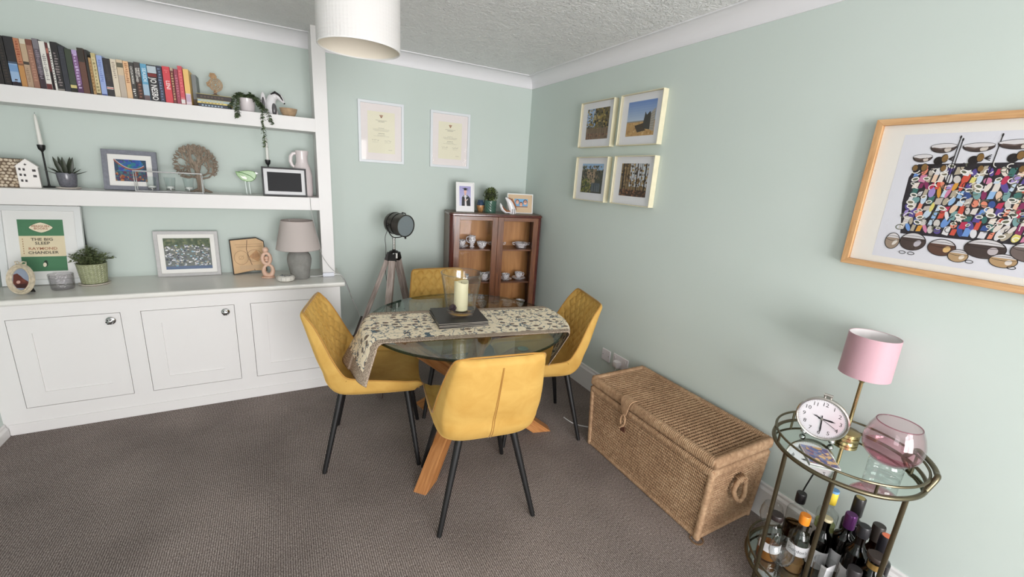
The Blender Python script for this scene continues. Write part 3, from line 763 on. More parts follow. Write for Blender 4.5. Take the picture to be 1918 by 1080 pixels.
def river(p, x0, x1, z0, z1):
    rg = random.Random(13); w_, h_ = x1 - x0, z1 - z0
    p.rect(x0, x1, z0, z1, (70, 72, 60)); p.rect(x0, x1, z0 + .78 * h_, z1, (150, 182, 216))
    p.rect(x0 + .25 * w_, x0 + .65 * w_, z0 + .3 * h_, z0 + .82 * h_, (160, 138, 112)); p.rect(x0 + .5 * w_, x0 + .9 * w_, z0 + .05 * h_, z0 + .35 * h_, (82, 90, 96))
    leaves(p, x0, x1, z0 + .45 * h_, z1 - .06 * h_, 120, [(60, 62, 50), (86, 88, 66), (122, 108, 84), (44, 46, 42), (140, 122, 100)], .004, .010, rg)
    leaves(p, x0, x0 + .5 * w_, z0, z0 + .5 * h_, 110, [(84, 92, 44), (122, 122, 58), (54, 60, 34), (140, 132, 70)], .004, .010, rg)
    for _ in range(16): x = rg.uniform(x0 + .5 * w_, x1 - .004); p.line([(x, z0 + .05 * h_), (x, z0 + rg.uniform(.2, .4) * h_)], .003, rg.choice([(58, 60, 58), (110, 116, 122), (40, 42, 42)]))
def forest(p, x0, x1, z0, z1):
    rg = random.Random(14); w_, h_ = x1 - x0, z1 - z0
    p.rect(x0, x1, z0, z1, (132, 110, 78)); p.rect(x0 + .35 * w_, x1, z0 + .3 * h_, z1, (196, 200, 204)); p.rect(x0, x1, z0, z0 + .2 * h_, (66, 46, 36))
    leaves(p, x0, x1, z0 + .25 * h_, z1, 150, [(116, 90, 54), (150, 118, 72), (82, 62, 42), (176, 150, 104), (60, 50, 40)], .003, .010, rg)
    for x, wd in ((.1, .012), (.2, .007), (.3, .004), (.52, .004), (.62, .009), (.78, .005), (.9, .010), (.42, .003), (.7, .003)):
        xx = x0 + x * w_; p.line([(xx, z0 + .1 * h_), (xx + rg.uniform(-.004, .004), z1)], wd, (46, 36, 30))
    leaves(p, x0, x1, z0, z0 + .22 * h_, 70, [(110, 74, 52), (70, 48, 38), (140, 96, 66)], .003, .008, rg)
ASH = M_((222, 215, 186), .55, name='pale_ash_frame', var=.04, vs=30)
for y, z, fn, lab in [(-.978, 1.786, woods, 'box frame with a bare woodland photo, top row next to the corner'), (-1.397, 1.787, beach, 'box frame with a beached boat photo under blue sky'),
                      (-.980, 1.415, river, 'box frame with a riverside ruin photo, bottom row next to the corner'), (-1.402, 1.418, forest, 'box frame with a tall forest trunks photo, bottom row on the right')]:
    frame('framed_photo', lab, 'framed photo', .356, .306, .0042, .04, ASH, (-.001, y, z), -PI / 2, 0, (.054, .054, .052, .042), fn, mountcol=(232, 232, 237), group='pale box frames on the right wall')

# ------------------------------------------------------------------ large semi-abstract ink and watercolour
def artwork(p, x0, x1, z0, z1):
    rg = random.Random(21); K = (36, 29, 30); CRM_ = (238, 234, 228); OLV = (104, 106, 88)
    p.rect(x0, x1, z0, z1, (222, 222, 230))
    def X(u): return x0 + u
    def Z(v): return z0 + v
    def blob(u, v, rx, rz_, c, rot=0, n=16): p.ell(X(u), Z(v), rx, rz_, c, rot, n)
    cols = [(110, 150, 212), (150, 186, 226), (206, 130, 164), (186, 52, 84), (206, 84, 66), (228, 140, 114), (92, 76, 146), (180, 168, 148), (64, 112, 106), (222, 210, 120), (212, 152, 60), (160, 140, 200), (60, 84, 146), (134, 46, 92), (220, 212, 206), (206, 200, 196), (230, 198, 172), (120, 160, 160), (226, 224, 226), (222, 220, 224), (196, 212, 228), (190, 180, 172), (228, 216, 206)]
    p.poly([(X(.066), Z(.092)), (X(.046), Z(.20)), (X(.044), Z(.29)), (X(.06), Z(.335)), (X(.58), Z(.350)), (X(.60), Z(.10))], (44, 38, 44))
    # leaning patches of colour with dark ink showing between them
    v = .105
    while v < .325:
        u = .058 + rg.uniform(-.004, .006)
        while u < .585:
            w_, h_ = rg.uniform(.009, .018), rg.uniform(.016, .032); c = rg.choice(cols); k = rg.random()
            if k < .45: blob(u + w_ / 2, v + h_ / 2, w_ * .55, h_ * .62, c, rg.uniform(-.5, .5))
            else: p.poly([(X(u), Z(v)), (X(u + w_), Z(v + rg.uniform(-.004, .004))), (X(u + w_ + .003), Z(v + h_)), (X(u + .003), Z(v + h_ - rg.uniform(0, .005)))], c)
            u += w_ + rg.uniform(.0015, .006)
        v += .0245
    for _ in range(210):
        u, v = rg.uniform(.055, .585), rg.uniform(.105, .335); s_ = rg.uniform(.0042, .0082); a_ = rg.uniform(-.5, .5); k = rg.random()
        if k < .38: blob(u, v, s_ * 1.45, s_, CRM_, a_); blob(u, v, s_ * 1.0, s_ * .55, rg.choice([OLV, (84, 88, 78), (120, 112, 92)]), a_, 12)
        elif k < .62: p.ring(X(u), Z(v), s_ * 1.5, s_ * 1.2, .0028, rg.choice([CRM_, OLV]), a_, rg.uniform(0, 2), rg.uniform(4, 6.2), 14)
        elif k < .78: p.ring(X(u), Z(v), s_ * 1.3, s_ * 1.5, .0018, K, a_, rg.uniform(0, 2), rg.uniform(4, 6.2), 14)
        else:
            q = [(X(u), Z(v))]; d_ = rg.uniform(0, 6.28)
            for k2 in range(5): d_ += rg.uniform(-.5, .5); q.append((q[-1][0] + .0045 * math.cos(d_), q[-1][1] + .0045 * math.sin(d_)))
            p.line(q, rg.uniform(.0014, .003), rg.choice([K, CRM_, CRM_]))
    # poles
    for u, b, t_ in ((.150, .24, .424), (.157, .27, .416), (.245, .26, .426), (.36, .26, .42), (.44, .27, .424)):
        p.line([(X(u - .004), Z(b)), (X(u), Z(t_))], .0026, K); blob(u, t_ - .003, .0024, .0055, K)
    # heads, hands and the wide bowls carried on them
    for u, v, rx, rz_ in ((.067, .355, .026, .017), (.114, .388, .033, .020), (.199, .388, .037, .018), (.285, .395, .044, .019), (.375, .39, .038, .019), (.46, .385, .04, .019), (.54, .39, .034, .019)):
        hx, hz = u + .012, v - rz_ - .014
        blob(hx - .014, hz - .008, .013, .014, K, .3); blob(hx, hz, .0085, .013, (132, 100, 56)); p.ring(X(hx), Z(hz), .0085, .013, .0022, K, 0, 1, 5.8)
        for k in range(4): p.line([(X(hx + .010), Z(hz - .002)), (X(hx + .024), Z(hz + .009 - .006 * k))], .0026, K)
        p.poly([(X(u - rx), Z(v + .004)), (X(u + rx), Z(v + .006))] + [(X(u + rx * math.cos(t)), Z(v + .004 - rz_ * math.sin(t))) for t in [PI * i / 12 for i in range(1, 12)]], (72, 58, 54))
        blob(u, v + .006, rx, rz_ * .42, (218, 214, 216), .03); p.line([(X(u - rx * .8), Z(v + .001)), (X(u - rx * .2), Z(v - .003)), (X(u + rx * .5), Z(v + .001))], .004, (120, 102, 94)); blob(u + rx * .38, v - .005, rx * .26, rz_ * .42, (206, 196, 188), .5)
        p.ring(X(u), Z(v + .006), rx, rz_ * .42, .0014, K, .03); p.ring(X(u), Z(v + .004), rx, rz_, .002, K, 0, PI, 2 * PI)
    for u in (.055, .13, .22, .31, .40, .49): blob(u, .322, .007, .010, (128, 96, 54)); p.ring(X(u), Z(.322), .0075, .0105, .002, K, 0, .5, 5); p.ring(X(u + .004), Z(.312), .010, .007, .003, CRM_, .3, 3.3, 6.2)
    # row of pots along the bottom
    for u, v, rx, rz_, c, hl in ((.050, .062, .021, .029, (156, 138, 122), (222, 214, 206)), (.108, .068, .036, .031, (76, 62, 58), (190, 184, 192)), (.188, .060, .036, .028, (94, 66, 54), (220, 182, 124)), (.234, .040, .025, .021, (182, 152, 114), (230, 218, 204)), (.290, .073, .048, .031, (68, 55, 52), (192, 182, 184)),
                                 (.338, .043, .031, .021, (182, 150, 110), (226, 216, 208)), (.385, .079, .040, .030, (112, 98, 94), (184, 174, 172)), (.46, .066, .045, .031, (84, 68, 62), (206, 194, 186)), (.54, .060, .038, .028, (104, 82, 70), (220, 200, 180))):
        blob(u, v, rx, rz_, c, 0, 24); p.poly([(X(u + rx * .95 * math.cos(t)), Z(v + rz_ * .95 * math.sin(t))) for t in [PI * (.14 + .72 * i / 10) for i in range(11)]], (214, 210, 212)); blob(u + rx * .4, v - rz_ * .15, rx * .24, rz_ * .4, hl, -.5); p.ring(X(u), Z(v), rx, rz_, .0022, K, 0, 0, 2 * PI, 28); p.ring(X(u), Z(v + rz_ * .35), rx * .94, rz_ * .3, .0014, K)
    for u in (.088, .113, .265, .36): p.ring(X(u), Z(.026), .009, .005, .0020, K)
OAKH = wood_mat('light_oak_frame', (186, 140, 92), (214, 172, 126), 0, 1.2, .5, 0, 5); OAKV = wood_mat('light_oak_frame_upright', (186, 140, 92), (214, 172, 126), 2, 1.2, .5, 0, 5)
frame('artwork', 'large oak framed painting of dark pots and crowded colourful shapes', 'artwork', .80, .538, .022, .032, OAKH, (-.001, -3.043, 1.298), -PI / 2, 0, (.068, .068, .024, .034), artwork, mountcol=(235, 231, 224), grain=(OAKH, OAKV))

# ------------------------------------------------------------------ frames standing on the shelves, worktop and display cabinet
def abstract(p, x0, x1, z0, z1):
    rg = random.Random(31); w_, h_ = x1 - x0, z1 - z0
    p.rect(x0, x1, z0, z1, (52, 74, 96))
    leaves(p, x0, x1, z0, z0 + .55 * h_, 150, [(110, 52, 58), (150, 78, 54), (60, 84, 104), (86, 46, 86), (176, 122, 72), (70, 110, 120)], .003, .010, rg)
    leaves(p, x0 + .12 * w_, x1 - .1 * w_, z0 + .45 * h_, z1, 80, [(46, 92, 160), (40, 120, 140), (70, 140, 110), (60, 70, 150), (52, 104, 176)], .006, .016, rg)
    q = [(x0 + w_ * u, z0 + h_ * (.98 - 1.55 * u + 1.35 * u * u)) for u in [i / 14 for i in range(14)]]
    p.line(q, .008, (150, 82, 66)); p.line([(a, b + .006) for a, b in q], .0028, (206, 196, 200))
GREYF = M_((122, 124, 134), .6, name='grey_stained_frame', var=.12, vs=60, bump=(120, .2)); SILV = M_((188, 186, 186), .5, name='pale_grey_frame', var=.05, vs=50)
frame('framed_picture', 'dark grey frame with a blue and red abstract picture on the middle shelf', 'picture frame', .252, .232, .025, .016, GREYF, (-2.781, -.145, 1.3265), 0, .20, .028, abstract, rest=-.35)
def harbour(p, x0, x1, z0, z1):
    rg = random.Random(32); w_, h_ = x1 - x0, z1 - z0
    p.rect(x0, x1, z0, z1, (112, 116, 112)); p.rect(x0, x1, z0 + .72 * h_, z1, (84, 96, 74)); p.rect(x0, x1, z0, z0 + .1 * h_, (92, 108, 138))
    leaves(p, x0, x1, z0 + .68 * h_, z1, 90, [(70, 84, 60), (100, 112, 78), (120, 122, 92)], .004, .012, rg)
    for k in range(230):
        x, z = rg.uniform(x0, x1 - .013), z0 + rg.uniform(.1, .76) * h_; a, b = rg.uniform(.005, .013), rg.uniform(.004, .010)
        p.rect(x, x + a, z, min(z + b, z1), rg.choice([(214, 216, 220), (190, 194, 204), (150, 156, 170), (96, 100, 112), (206, 196, 178), (150, 190, 206), (70, 74, 84), (232, 232, 234)]))
        if rg.random() < .4: p.poly([(x - .001 if x > x0 + .001 else x, z + b), (x + a, z + b), (x + a / 2, z + b + .004)], rg.choice([(104, 96, 96), (70, 70, 78)]))
frame('framed_picture', 'pale grey frame with a photo of a hillside harbour town on the worktop', 'picture frame', .342, .297, .020, .016, SILV, (-2.572, -.055, .7735), 0, .06, .026, harbour, rest=-.3)
def blank(p, x0, x1, z0, z1): p.rect(x0, x1, z0, z1, (20, 20, 24))
frame('photo_screen', 'black framed digital photo screen, switched off, white border', 'photo screen', .262, .185, .010, .018, BLACK, (-1.976, -.215, 1.3265), 0, .08, .021, blank, glass=False, mountcol=(224, 224, 226), rest=-.4)
GREEN = (76, 126, 92)
def classic(p, x0, x1, z0, z1):
    w_, h_ = x1 - x0, z1 - z0; cx = (x0 + x1) / 2
    p.rect(x0, x1, z0, z1, (226, 212, 180)); p.rect(x0, x1, z0 + .685 * h_, z1, GREEN); p.rect(x0, x1, z0, z0 + .285 * h_, GREEN)
    q = []
    for i in range(40):
        a = 2 * PI * i / 40; r = 1 / (abs(math.cos(a)) ** 1.35 + abs(math.sin(a)) ** 1.35) ** (1 / 1.35); q.append((cx + .047 * r * math.cos(a) * 1.05, z0 + .845 * h_ + .026 * r * math.sin(a) * 1.1))
    p.poly([(cx + (a - cx) * 1.05, z0 + .845 * h_ + (b - z0 - .845 * h_) * 1.08) for a, b in q], (44, 78, 56)); p.poly(q, (234, 222, 196))
    # small standing bird emblem: dark back, pale front
    ez = z0 + .135 * h_; p.ell(cx + .002, ez, .0105, .017, (30, 52, 40), -.15); p.ell(cx - .001, ez - .003, .0075, .0125, (232, 222, 200), -.1); p.ell(cx + .004, ez + .017, .0062, .005, (30, 52, 40), .4); p.poly([(cx + .008, ez + .019), (cx + .016, ez + .016), (cx + .008, ez + .014)], (30, 52, 40))
    for k in range(7): p.rect(x0 + .012, x0 + .016, z0 + (.34 + .045 * k) * h_, z0 + (.365 + .045 * k) * h_, (176, 140, 104))
POSTW = M_((222, 224, 224), .45, name='white_poster_frame')
pt = frame('framed_poster', 'white framed green and cream paperback cover print leaning on the wall', 'framed print', .356, .452, .030, .022, POSTW, (-3.234, -.135, .7735), 0, .20, (.054, .054, .048, .048), classic, mountcol=(232, 232, 230))
INK = M_((70, 66, 56), .8, name='dark_print_ink'); INK2 = M_((168, 112, 84), .8, name='brown_print_ink')
pz0, ph = .078, .296
for s, zf, sz, mm in (('PENGUIN', .868, .0155, INK2), ('BOOKS', .822, .0155, INK2), ('THE BIG', .615, .0225, INK), ('SLEEP', .540, .0225, INK), ('RAYMOND', .437, .0215, INK2), ('CHANDLER', .360, .0215, INK)):
    text('lettering', s, sz, mm, pt, TR(.0, -.0122, pz0 + zf * ph), xs=1.12, bold=.0002)
frame('framed_picture', 'thin black frame standing behind the white poster frame under the shelf', 'picture frame', .352, .464, .012, .012, BLACK, (-3.237, -.060, .7735), 0, .06, glass=False)

def graduate(p, x0, x1, z0, z1):
    w_, h_ = x1 - x0, z1 - z0; cx = x0 + .52 * w_
    for k in range(8): p.rect(x0, x1, z0 + h_ * k / 8, z0 + h_ * (k + 1) / 8, (196 - 5 * k, 198 - 6 * k, 226 - 3 * k))
    p.poly([(x0 + .2 * w_, z0), (x0 + .22 * w_, z0 + .42 * h_), (x0 + .38 * w_, z0 + .56 * h_), (x0 + .72 * w_, z0 + .56 * h_), (x0 + .95 * w_, z0 + .40 * h_), (x0 + .97 * w_, z0)], (26, 24, 28))
    p.poly([(cx - .012, z0 + .57 * h_), (cx + .012, z0 + .57 * h_), (cx + .006, z0 + .4 * h_), (cx + .012, z0), (cx - .004, z0), (cx - .004, z0 + .4 * h_)], (224, 220, 222))
    p.line([(cx - .022, z0 + .53 * h_), (cx, z0 + .41 * h_), (cx + .022, z0 + .53 * h_)], .004, (196, 196, 206)); p.line([(cx + .001, z0 + .22 * h_), (cx + .022, z0 + .36 * h_)], .006, (214, 204, 200))
    p.ell(cx, z0 + .30 * h_, .006, .005, (222, 180, 164)); p.rect(cx - .006, cx + .006, z0 + .54 * h_, z0 + .64 * h_, (212, 168, 152)); p.ell(cx, z0 + .72 * h_, .0115, .017, (224, 182, 166))
    p.ell(cx - .004, z0 + .735 * h_, .0012, .001, (50, 36, 32), 0, 8); p.ell(cx + .004, z0 + .735 * h_, .0012, .001, (50, 36, 32), 0, 8); p.line([(cx - .004, z0 + .665 * h_), (cx, z0 + .655 * h_), (cx + .004, z0 + .665 * h_)], .0014, (150, 70, 70)); p.line([(cx, z0 + .72 * h_), (cx + .0012, z0 + .695 * h_)], .0008, (190, 140, 124))
    p.rect(cx - .012, cx + .012, z0 + .79 * h_, z0 + .86 * h_, (28, 26, 30)); p.poly([(cx - .028, z0 + .885 * h_), (cx, z0 + .92 * h_), (cx + .026, z0 + .875 * h_), (cx, z0 + .845 * h_)], (22, 21, 25)); p.line([(cx + .02, z0 + .875 * h_), (cx + .022, z0 + .76 * h_)], .002, (22, 21, 25))
def family(p, x0, x1, z0, z1):
    w_, h_ = x1 - x0, z1 - z0
    p.rect(x0, x1, z0, z1, (116, 172, 214)); p.rect(x0, x1, z0, z0 + .15 * h_, (150, 120, 110))
    for u, v, s, hair in ((.22, .62, .016, (70, 44, 36)), (.50, .36, .015, (84, 58, 42)), (.82, .60, .018, (52, 44, 44))):
        x, z = x0 + u * w_, z0 + v * h_; p.ell(x, z + .003, s * 1.08, s * 1.2, hair); p.ell(x, z - .002, s * .86, s * 1.05, (222, 166, 142)); p.line([(x - .006, z - .009), (x, z - .011), (x + .006, z - .009)], .0022, (244, 236, 230))
        if u > .7: p.rect(x - .012, x + .012, z + .002, z + .007, (30, 26, 28))
        else:
            for sx in (-1, 1): p.ell(x + sx * .005, z + .003, .0015, .001, (50, 36, 32), 0, 8)
CRZ = math.radians(-9.782); CA = Vector((-.833, -.28, 0)); CU = Vector((math.cos(CRZ), math.sin(CRZ), 0)); CD = Vector((-math.sin(CRZ), math.cos(CRZ), 0)); CH = 1.247
def cabpos(u, d_, z=CH): p = CA + CU * u + CD * d_; return (p.x, p.y, z)
gt = frame('framed_photo', 'white framed graduation portrait on the display cabinet', 'framed photo', .150, .235, .008, .014, WHITE2, cabpos(.135, .075, CH + .001), CRZ, .16, (.020, .020, .040, .022), graduate, mountcol=(236, 234, 236), rest=-.35)
frame('framed_photo', 'small white frame with a sunglasses family snapshot on the display cabinet', 'framed photo', .232, .165, .008, .014, WHITE2, cabpos(.622, .115, CH + .001), CRZ, .12, (.058, .038, .044, .034), family, mountcol=(210, 184, 152), rest=-.4)
# ================================================================== BOOKS ON THE TOP SHELF
S1, S2, WT = 1.8354, 1.3264, .7734
def book(x0, x1, h_, d_, col, label, deco=(), words=(), y=-.215, scr=0, lean=0.0, rough=.45):
    """deco = bands (z0, z1, colour) in shares of the spine; words = (string, share up, size share, colour, shift)"""
    w_ = x1 - x0 - .0006
    t = thing('book', label, 'book', ((x0 + x1) / 2, y, S1 + .0002), 0, 'books standing on the top shelf', ry=lean)
    W2 = w_ / 2; c = .0016; cm = M_(col, rough, name='book_cover')
    m = MB().box(-W2, W2, 0, c, 0, h_).box(-W2, -W2 + c, c, d_, 0, h_).box(W2 - c, W2, c, d_, 0, h_)
    m.build('cover', cm, t, smooth=0, bevel=.0006)
    MB().box(-W2 + c, W2 - c, c, d_ - .003, .003, h_ - .003).build('pages', CREAMPAPER, t, smooth=0)
    if deco or scr:
        p = Paint(-.00025, 1e-5)
        for a, b, cc in deco: p.rect(-W2 + .0006, W2 - .0006, a * h_, b * h_, cc)
        if scr:
            a, b, cc, n = scr; rg = random.Random(int(-x0 * 1e4))
            for k in range(n):
                z = h_ * (a + (b - a) * (k + .5) / n); l = W2 * rg.uniform(.25, .7); xo = W2 * rg.uniform(-.15, .15); hh = h_ * (b - a) / n * rg.uniform(.25, .4)
                p.poly([(xo - l, z - hh), (xo + l * rg.uniform(.6, 1), z - hh * .6), (xo + l, z + hh * rg.uniform(.4, 1)), (xo - l * rg.uniform(.5, 1), z + hh)], cc)
        p.build(t, 'spine_print')
    for s, zf, sz, cc, sh in words:
        text('lettering', s, w_ * sz, M_(cc, .6, name='spine_ink'), t, TR(sh * W2, -.0005, zf * h_) @ RY(PI / 2), depth=.0001, xs=.95, bold=w_ * .012, fit=h_ * (.62 if len(s) > 5 else .3))
    return t
BW = (222, 218, 210); BKK = (32, 28, 28)
book(-3.245, -3.202, .232, .15, (34, 29, 27), 'very thick dark brown book, leftmost in the row', (), (), scr=(.1, .9, (58, 50, 44), 12))
book(-3.200, -3.176, .230, .15, (30, 27, 26), 'black book with faint grey marks between the leftmost and the blue-sky spine', (), (), scr=(.05, .85, (66, 58, 54), 14))
book(-3.174, -3.1405, .231, .15, (38, 36, 38), 'black book with a blue sky and skyline picture on its lower spine', ((.08, .46, (150, 176, 206)), (.30, .44, (116, 150, 190)), (.0, .09, (44, 40, 46)), (.46, .5, (70, 84, 104))), (), scr=(.06, .16, (66, 50, 54), 2))
book(-3.1395, -3.1185, .228, .145, (178, 120, 88), 'terracotta and tan book beside the blue-sky spine', ((0, .45, (186, 138, 86)), (.45, .49, (128, 90, 68))), (), scr=(.5, .95, (150, 84, 62), 9))
book(-3.1175, -3.0955, .229, .145, (184, 160, 132), 'beige book with a small dark oval motif mid-spine', ((0, .47, (176, 150, 126)), (.9, 1, (206, 200, 180)), (.48, .54, (72, 64, 58))), (), scr=(.12, .42, (150, 126, 104), 7))
book(-3.0945, -3.0725, .231, .145, (150, 108, 90), 'dusty brown book right of the beige oval-motif book', ((.88, 1, (120, 78, 66)),), (), scr=(.15, .8, (178, 138, 116), 12))
book(-3.0705, -3.0485, .239, .15, (92, 84, 92), 'mottled purple-grey book taller than its neighbours', ((0, .3, (66, 56, 62)), (.8, 1, (122, 118, 124))), (), scr=(.2, .78, (140, 130, 140), 16))
book(-3.0475, -3.0255, .231, .14, (220, 217, 210), 'white book with a dark red band at its foot', ((0, .13, (104, 56, 54)),), (), scr=(.2, .75, (150, 146, 144), 14))
book(-3.0245, -3.0150, .228, .14, (86, 34, 36), 'thin dark red and black book between two white spines', ((0, .4, BKK), (.78, .88, (176, 110, 96))), ())
book(-3.0145, -3.0060, .228, .14, (226, 224, 218), 'thin white book with bold black spine lettering', (), (), scr=(.15, .9, (48, 44, 46), 14))
book(-3.0055, -2.9785, .236, .15, (28, 25, 26), 'black book with pale grey lettering down the spine', ((0, .05, (150, 144, 138)),), (), scr=(.1, .8, (134, 124, 124), 13))
book(-2.9775, -2.9555, .222, .15, (44, 46, 54), 'plain navy-black hardback next to the dark green one', (), (), scr=(.72, .9, (66, 68, 76), 3))
book(-2.9545, -2.9285, .213, .145, (52, 62, 46), 'dark green hardback with a gold label near its foot', ((.11, .18, (206, 192, 130)), (0, .1, (46, 46, 40))), ())
book(-2.9275, -2.9060, .212, .145, (128, 92, 136), 'purple and lilac patterned book', ((0, .22, (90, 62, 92)), (.9, 1, (178, 158, 200))), (), scr=(.1, .92, (196, 178, 212), 12))
book(-2.9050, -2.8790, .226, .15, (104, 72, 62), 'glossy brown leather-look hardback with a dark top', ((.7, 1, (62, 56, 50)),), (), rough=.22)
book(-2.8775, -2.8665, .222, .15, (40, 34, 32), 'thin dark book tucked behind the tan booklet spine')
book(-2.8655, -2.8540, .185, .125, (176, 140, 92), 'short tan paperback between a dark and a cream spine', (), (), scr=(.1, .9, (140, 106, 66), 9))
book(-2.8530, -2.8345, .210, .135, (206, 190, 146), 'cream and olive paperback left of the light blue book', ((0, .06, (90, 80, 60)), (.9, 1, (190, 176, 128))), (), scr=(.08, .88, (150, 140, 100), 10))
book(-2.8320, -2.8085, .203, .13, (150, 168, 214), 'light blue paperback with small darker lettering', ((.02, .05, (60, 72, 130)),), (), scr=(.35, .9, (108, 126, 186), 12))
book(-2.8075, -2.7780, .193, .13, (40, 36, 38), 'black paperback with a white stripe and red dot', ((.20, .26, (226, 222, 216)), (.22, .24, (190, 60, 56))), (), scr=(.4, .85, (74, 68, 68), 9))
book(-2.7770, -2.7525, .194, .13, (216, 204, 184), 'cream paperback with pale grey title lettering', (), (), scr=(.5, .93, (168, 154, 140), 8))
book(-2.7515, -2.7245, .196, .13, (206, 186, 158), 'beige paperback with a dark leaf motif at the top', ((0, .6, (190, 178, 164)), (.8, .92, (104, 100, 84))), ())
book(-2.7235, -2.7010, .193, .13, (226, 184, 142), 'peach paperback with brown capital letters', ((0, .2, (224, 190, 150)),), (), scr=(.42, .95, (166, 112, 76), 11))
book(-2.7000, -2.6795, .191, .13, (58, 56, 52), 'charcoal paperback with white author lettering, left of the grey picture spine', (), (('CAITLIN MORAN', .66, .62, (222, 218, 212), -.1),), scr=(.08, .30, (226, 224, 220), 4))
book(-2.6785, -2.6520, .196, .13, (66, 60, 58), 'grey picture-spine paperback with slanted white title', ((0, .5, (72, 56, 52)),), (('WHO LOVED', .66, .50, (226, 222, 216), -.42), ('THE BOY', .74, .46, (226, 222, 216), .4)), scr=(.05, .45, (140, 100, 84), 5))
book(-2.6510, -2.6235, .192, .13, (92, 156, 190), 'sky blue seaside paperback with a brown foot', ((0, .15, (112, 96, 96)), (.15, .45, (166, 190, 208))), (('SEASIDE', .70, .80, (214, 232, 240), .05),))
book(-2.6225, -2.5805, .192, .13, (30, 28, 32), 'thick black thriller with tall white lettering and a picture at the top', ((.78, .97, (184, 196, 204)), (.68, .77, (120, 50, 50))), (('JO NESBO', .345, .92, (238, 236, 234), 0),))
book(-2.5795, -2.5565, .193, .13, (44, 50, 70), 'navy paperback with pale blue ornament', (), (), scr=(.05, .95, (120, 136, 166), 12))
book(-2.5545, -2.5200, .195, .13, (206, 62, 72), 'bright red paperback titled in white, widest of the red spines', (), (('LENI', .5, .72, (244, 224, 222), .1),), scr=(.82, .92, (226, 120, 120), 2))
book(-2.5190, -2.5035, .192, .13, (112, 50, 44), 'dark red-brown paperback with gold letters', ((.92, 1, (180, 160, 140)),), (), scr=(.1, .88, (206, 176, 130), 11))
book(-2.5020, -2.4840, .188, .13, (150, 60, 80), 'slim magenta-red paperback left of the coral book', (), (), scr=(.2, .85, (196, 120, 136), 9))
book(-2.4830, -2.4620, .208, .13, (204, 74, 86), 'coral red book with a white library label at its foot', ((.03, .14, (226, 220, 218)), (.16, .18, (226, 160, 160))), (), scr=(.3, .9, (224, 120, 124), 8))
book(-2.4590, -2.4330, .196, .13, (232, 190, 112), 'yellow-orange paperback with a white and lilac lower spine', ((0, .33, (222, 206, 214)), (.1, .3, (196, 176, 196))), ())
book(-2.4320, -2.4090, .182, .11, (122, 128, 130), 'grey-blue book at the right end of the row, set back', ((0, .25, (96, 84, 70)),), (), y=-.14)
# horizontal pile
z = S1 + .0003
for i, (hh, col, lab, x0, x1, ed) in enumerate([(.022, (46, 54, 70), 'navy paperback lying at the bottom of the small pile', -2.402, -2.245, (170, 190, 206)), (.009, (226, 206, 120), 'thin yellow booklet in the middle of the small pile', -2.405, -2.238, (90, 80, 60)), (.012, (164, 184, 194), 'pale blue thin book lying in the small pile', -2.404, -2.236, (226, 206, 130)),
                                            (.030, (44, 36, 32), 'dark brown book with yellow covers lying on top of the small pile', -2.406, -2.234, (214, 200, 110))]):
    t = thing('book', lab, 'book', ((x0 + x1) / 2, -.21, z), 0, 'books lying flat in a pile on the top shelf')
    W2 = (x1 - x0) / 2
    MB().box(-W2, W2, 0, .12, .0015, hh - .0015).build('spine', M_(col, .5), t, smooth=0)
    MB().box(-W2 - .001, W2 + .001, -.001, .125, 0, .0015).box(-W2 - .001, W2 + .001, -.001, .125, hh - .0015, hh).build('cover', M_(ed if i == 3 else col, .5), t, smooth=0)
    p = Paint(-.0013); rg = random.Random(i)
    for k in range(7): xx = -W2 * .8 + k * W2 * .2; p.rect(xx, xx + W2 * .13, hh * .35, hh * .65, ed if i != 3 else (96, 82, 70))
    p.build(t, 'spine_print'); z += hh + .0004
PILE = z

# ================================================================== LEAVES AND POTS
def leaf(m, base, dirn, ln, wd_, bend=0.2, up=Vector((0, 0, 1))):
    d_ = Vector(dirn).normalized(); s = d_.cross(up)
    if s.length < .05: s = d_.cross(Vector((0, 1, 0)))
    s.normalize(); n = s.cross(d_)
    b = Vector(base); P = []
    for f, ww in ((0, .12), (.35, 1), (.7, .8), (1, .02)):
        c = b + d_ * (ln * f) - n * (bend * ln * f * f); P += [c - s * (wd_ * ww / 2) + n * (wd_ * .12 * ww), c, c + s * (wd_ * ww / 2) + n * (wd_ * .12 * ww)]
    m.add(P, [(3 * i + k, 3 * i + k + 1, 3 * i + k + 4, 3 * i + k + 3) for i in range(3) for k in range(2)])
def leafmat(a, b, name, rough=.55):
    m, nt, bs = new_mat(name); g = N(nt, 'ShaderNodeNewGeometry'); r = ramp(nt, [(0, a), (1, b)])
    nt.links.new(g.outputs['Random Per Island'], r.inputs[0]); nt.links.new(r.outputs[0], bs.inputs['Base Color']); bs.inputs['Roughness'].default_value = rough; return m
def stuff(o): o['kind'] = 'stuff'; return o

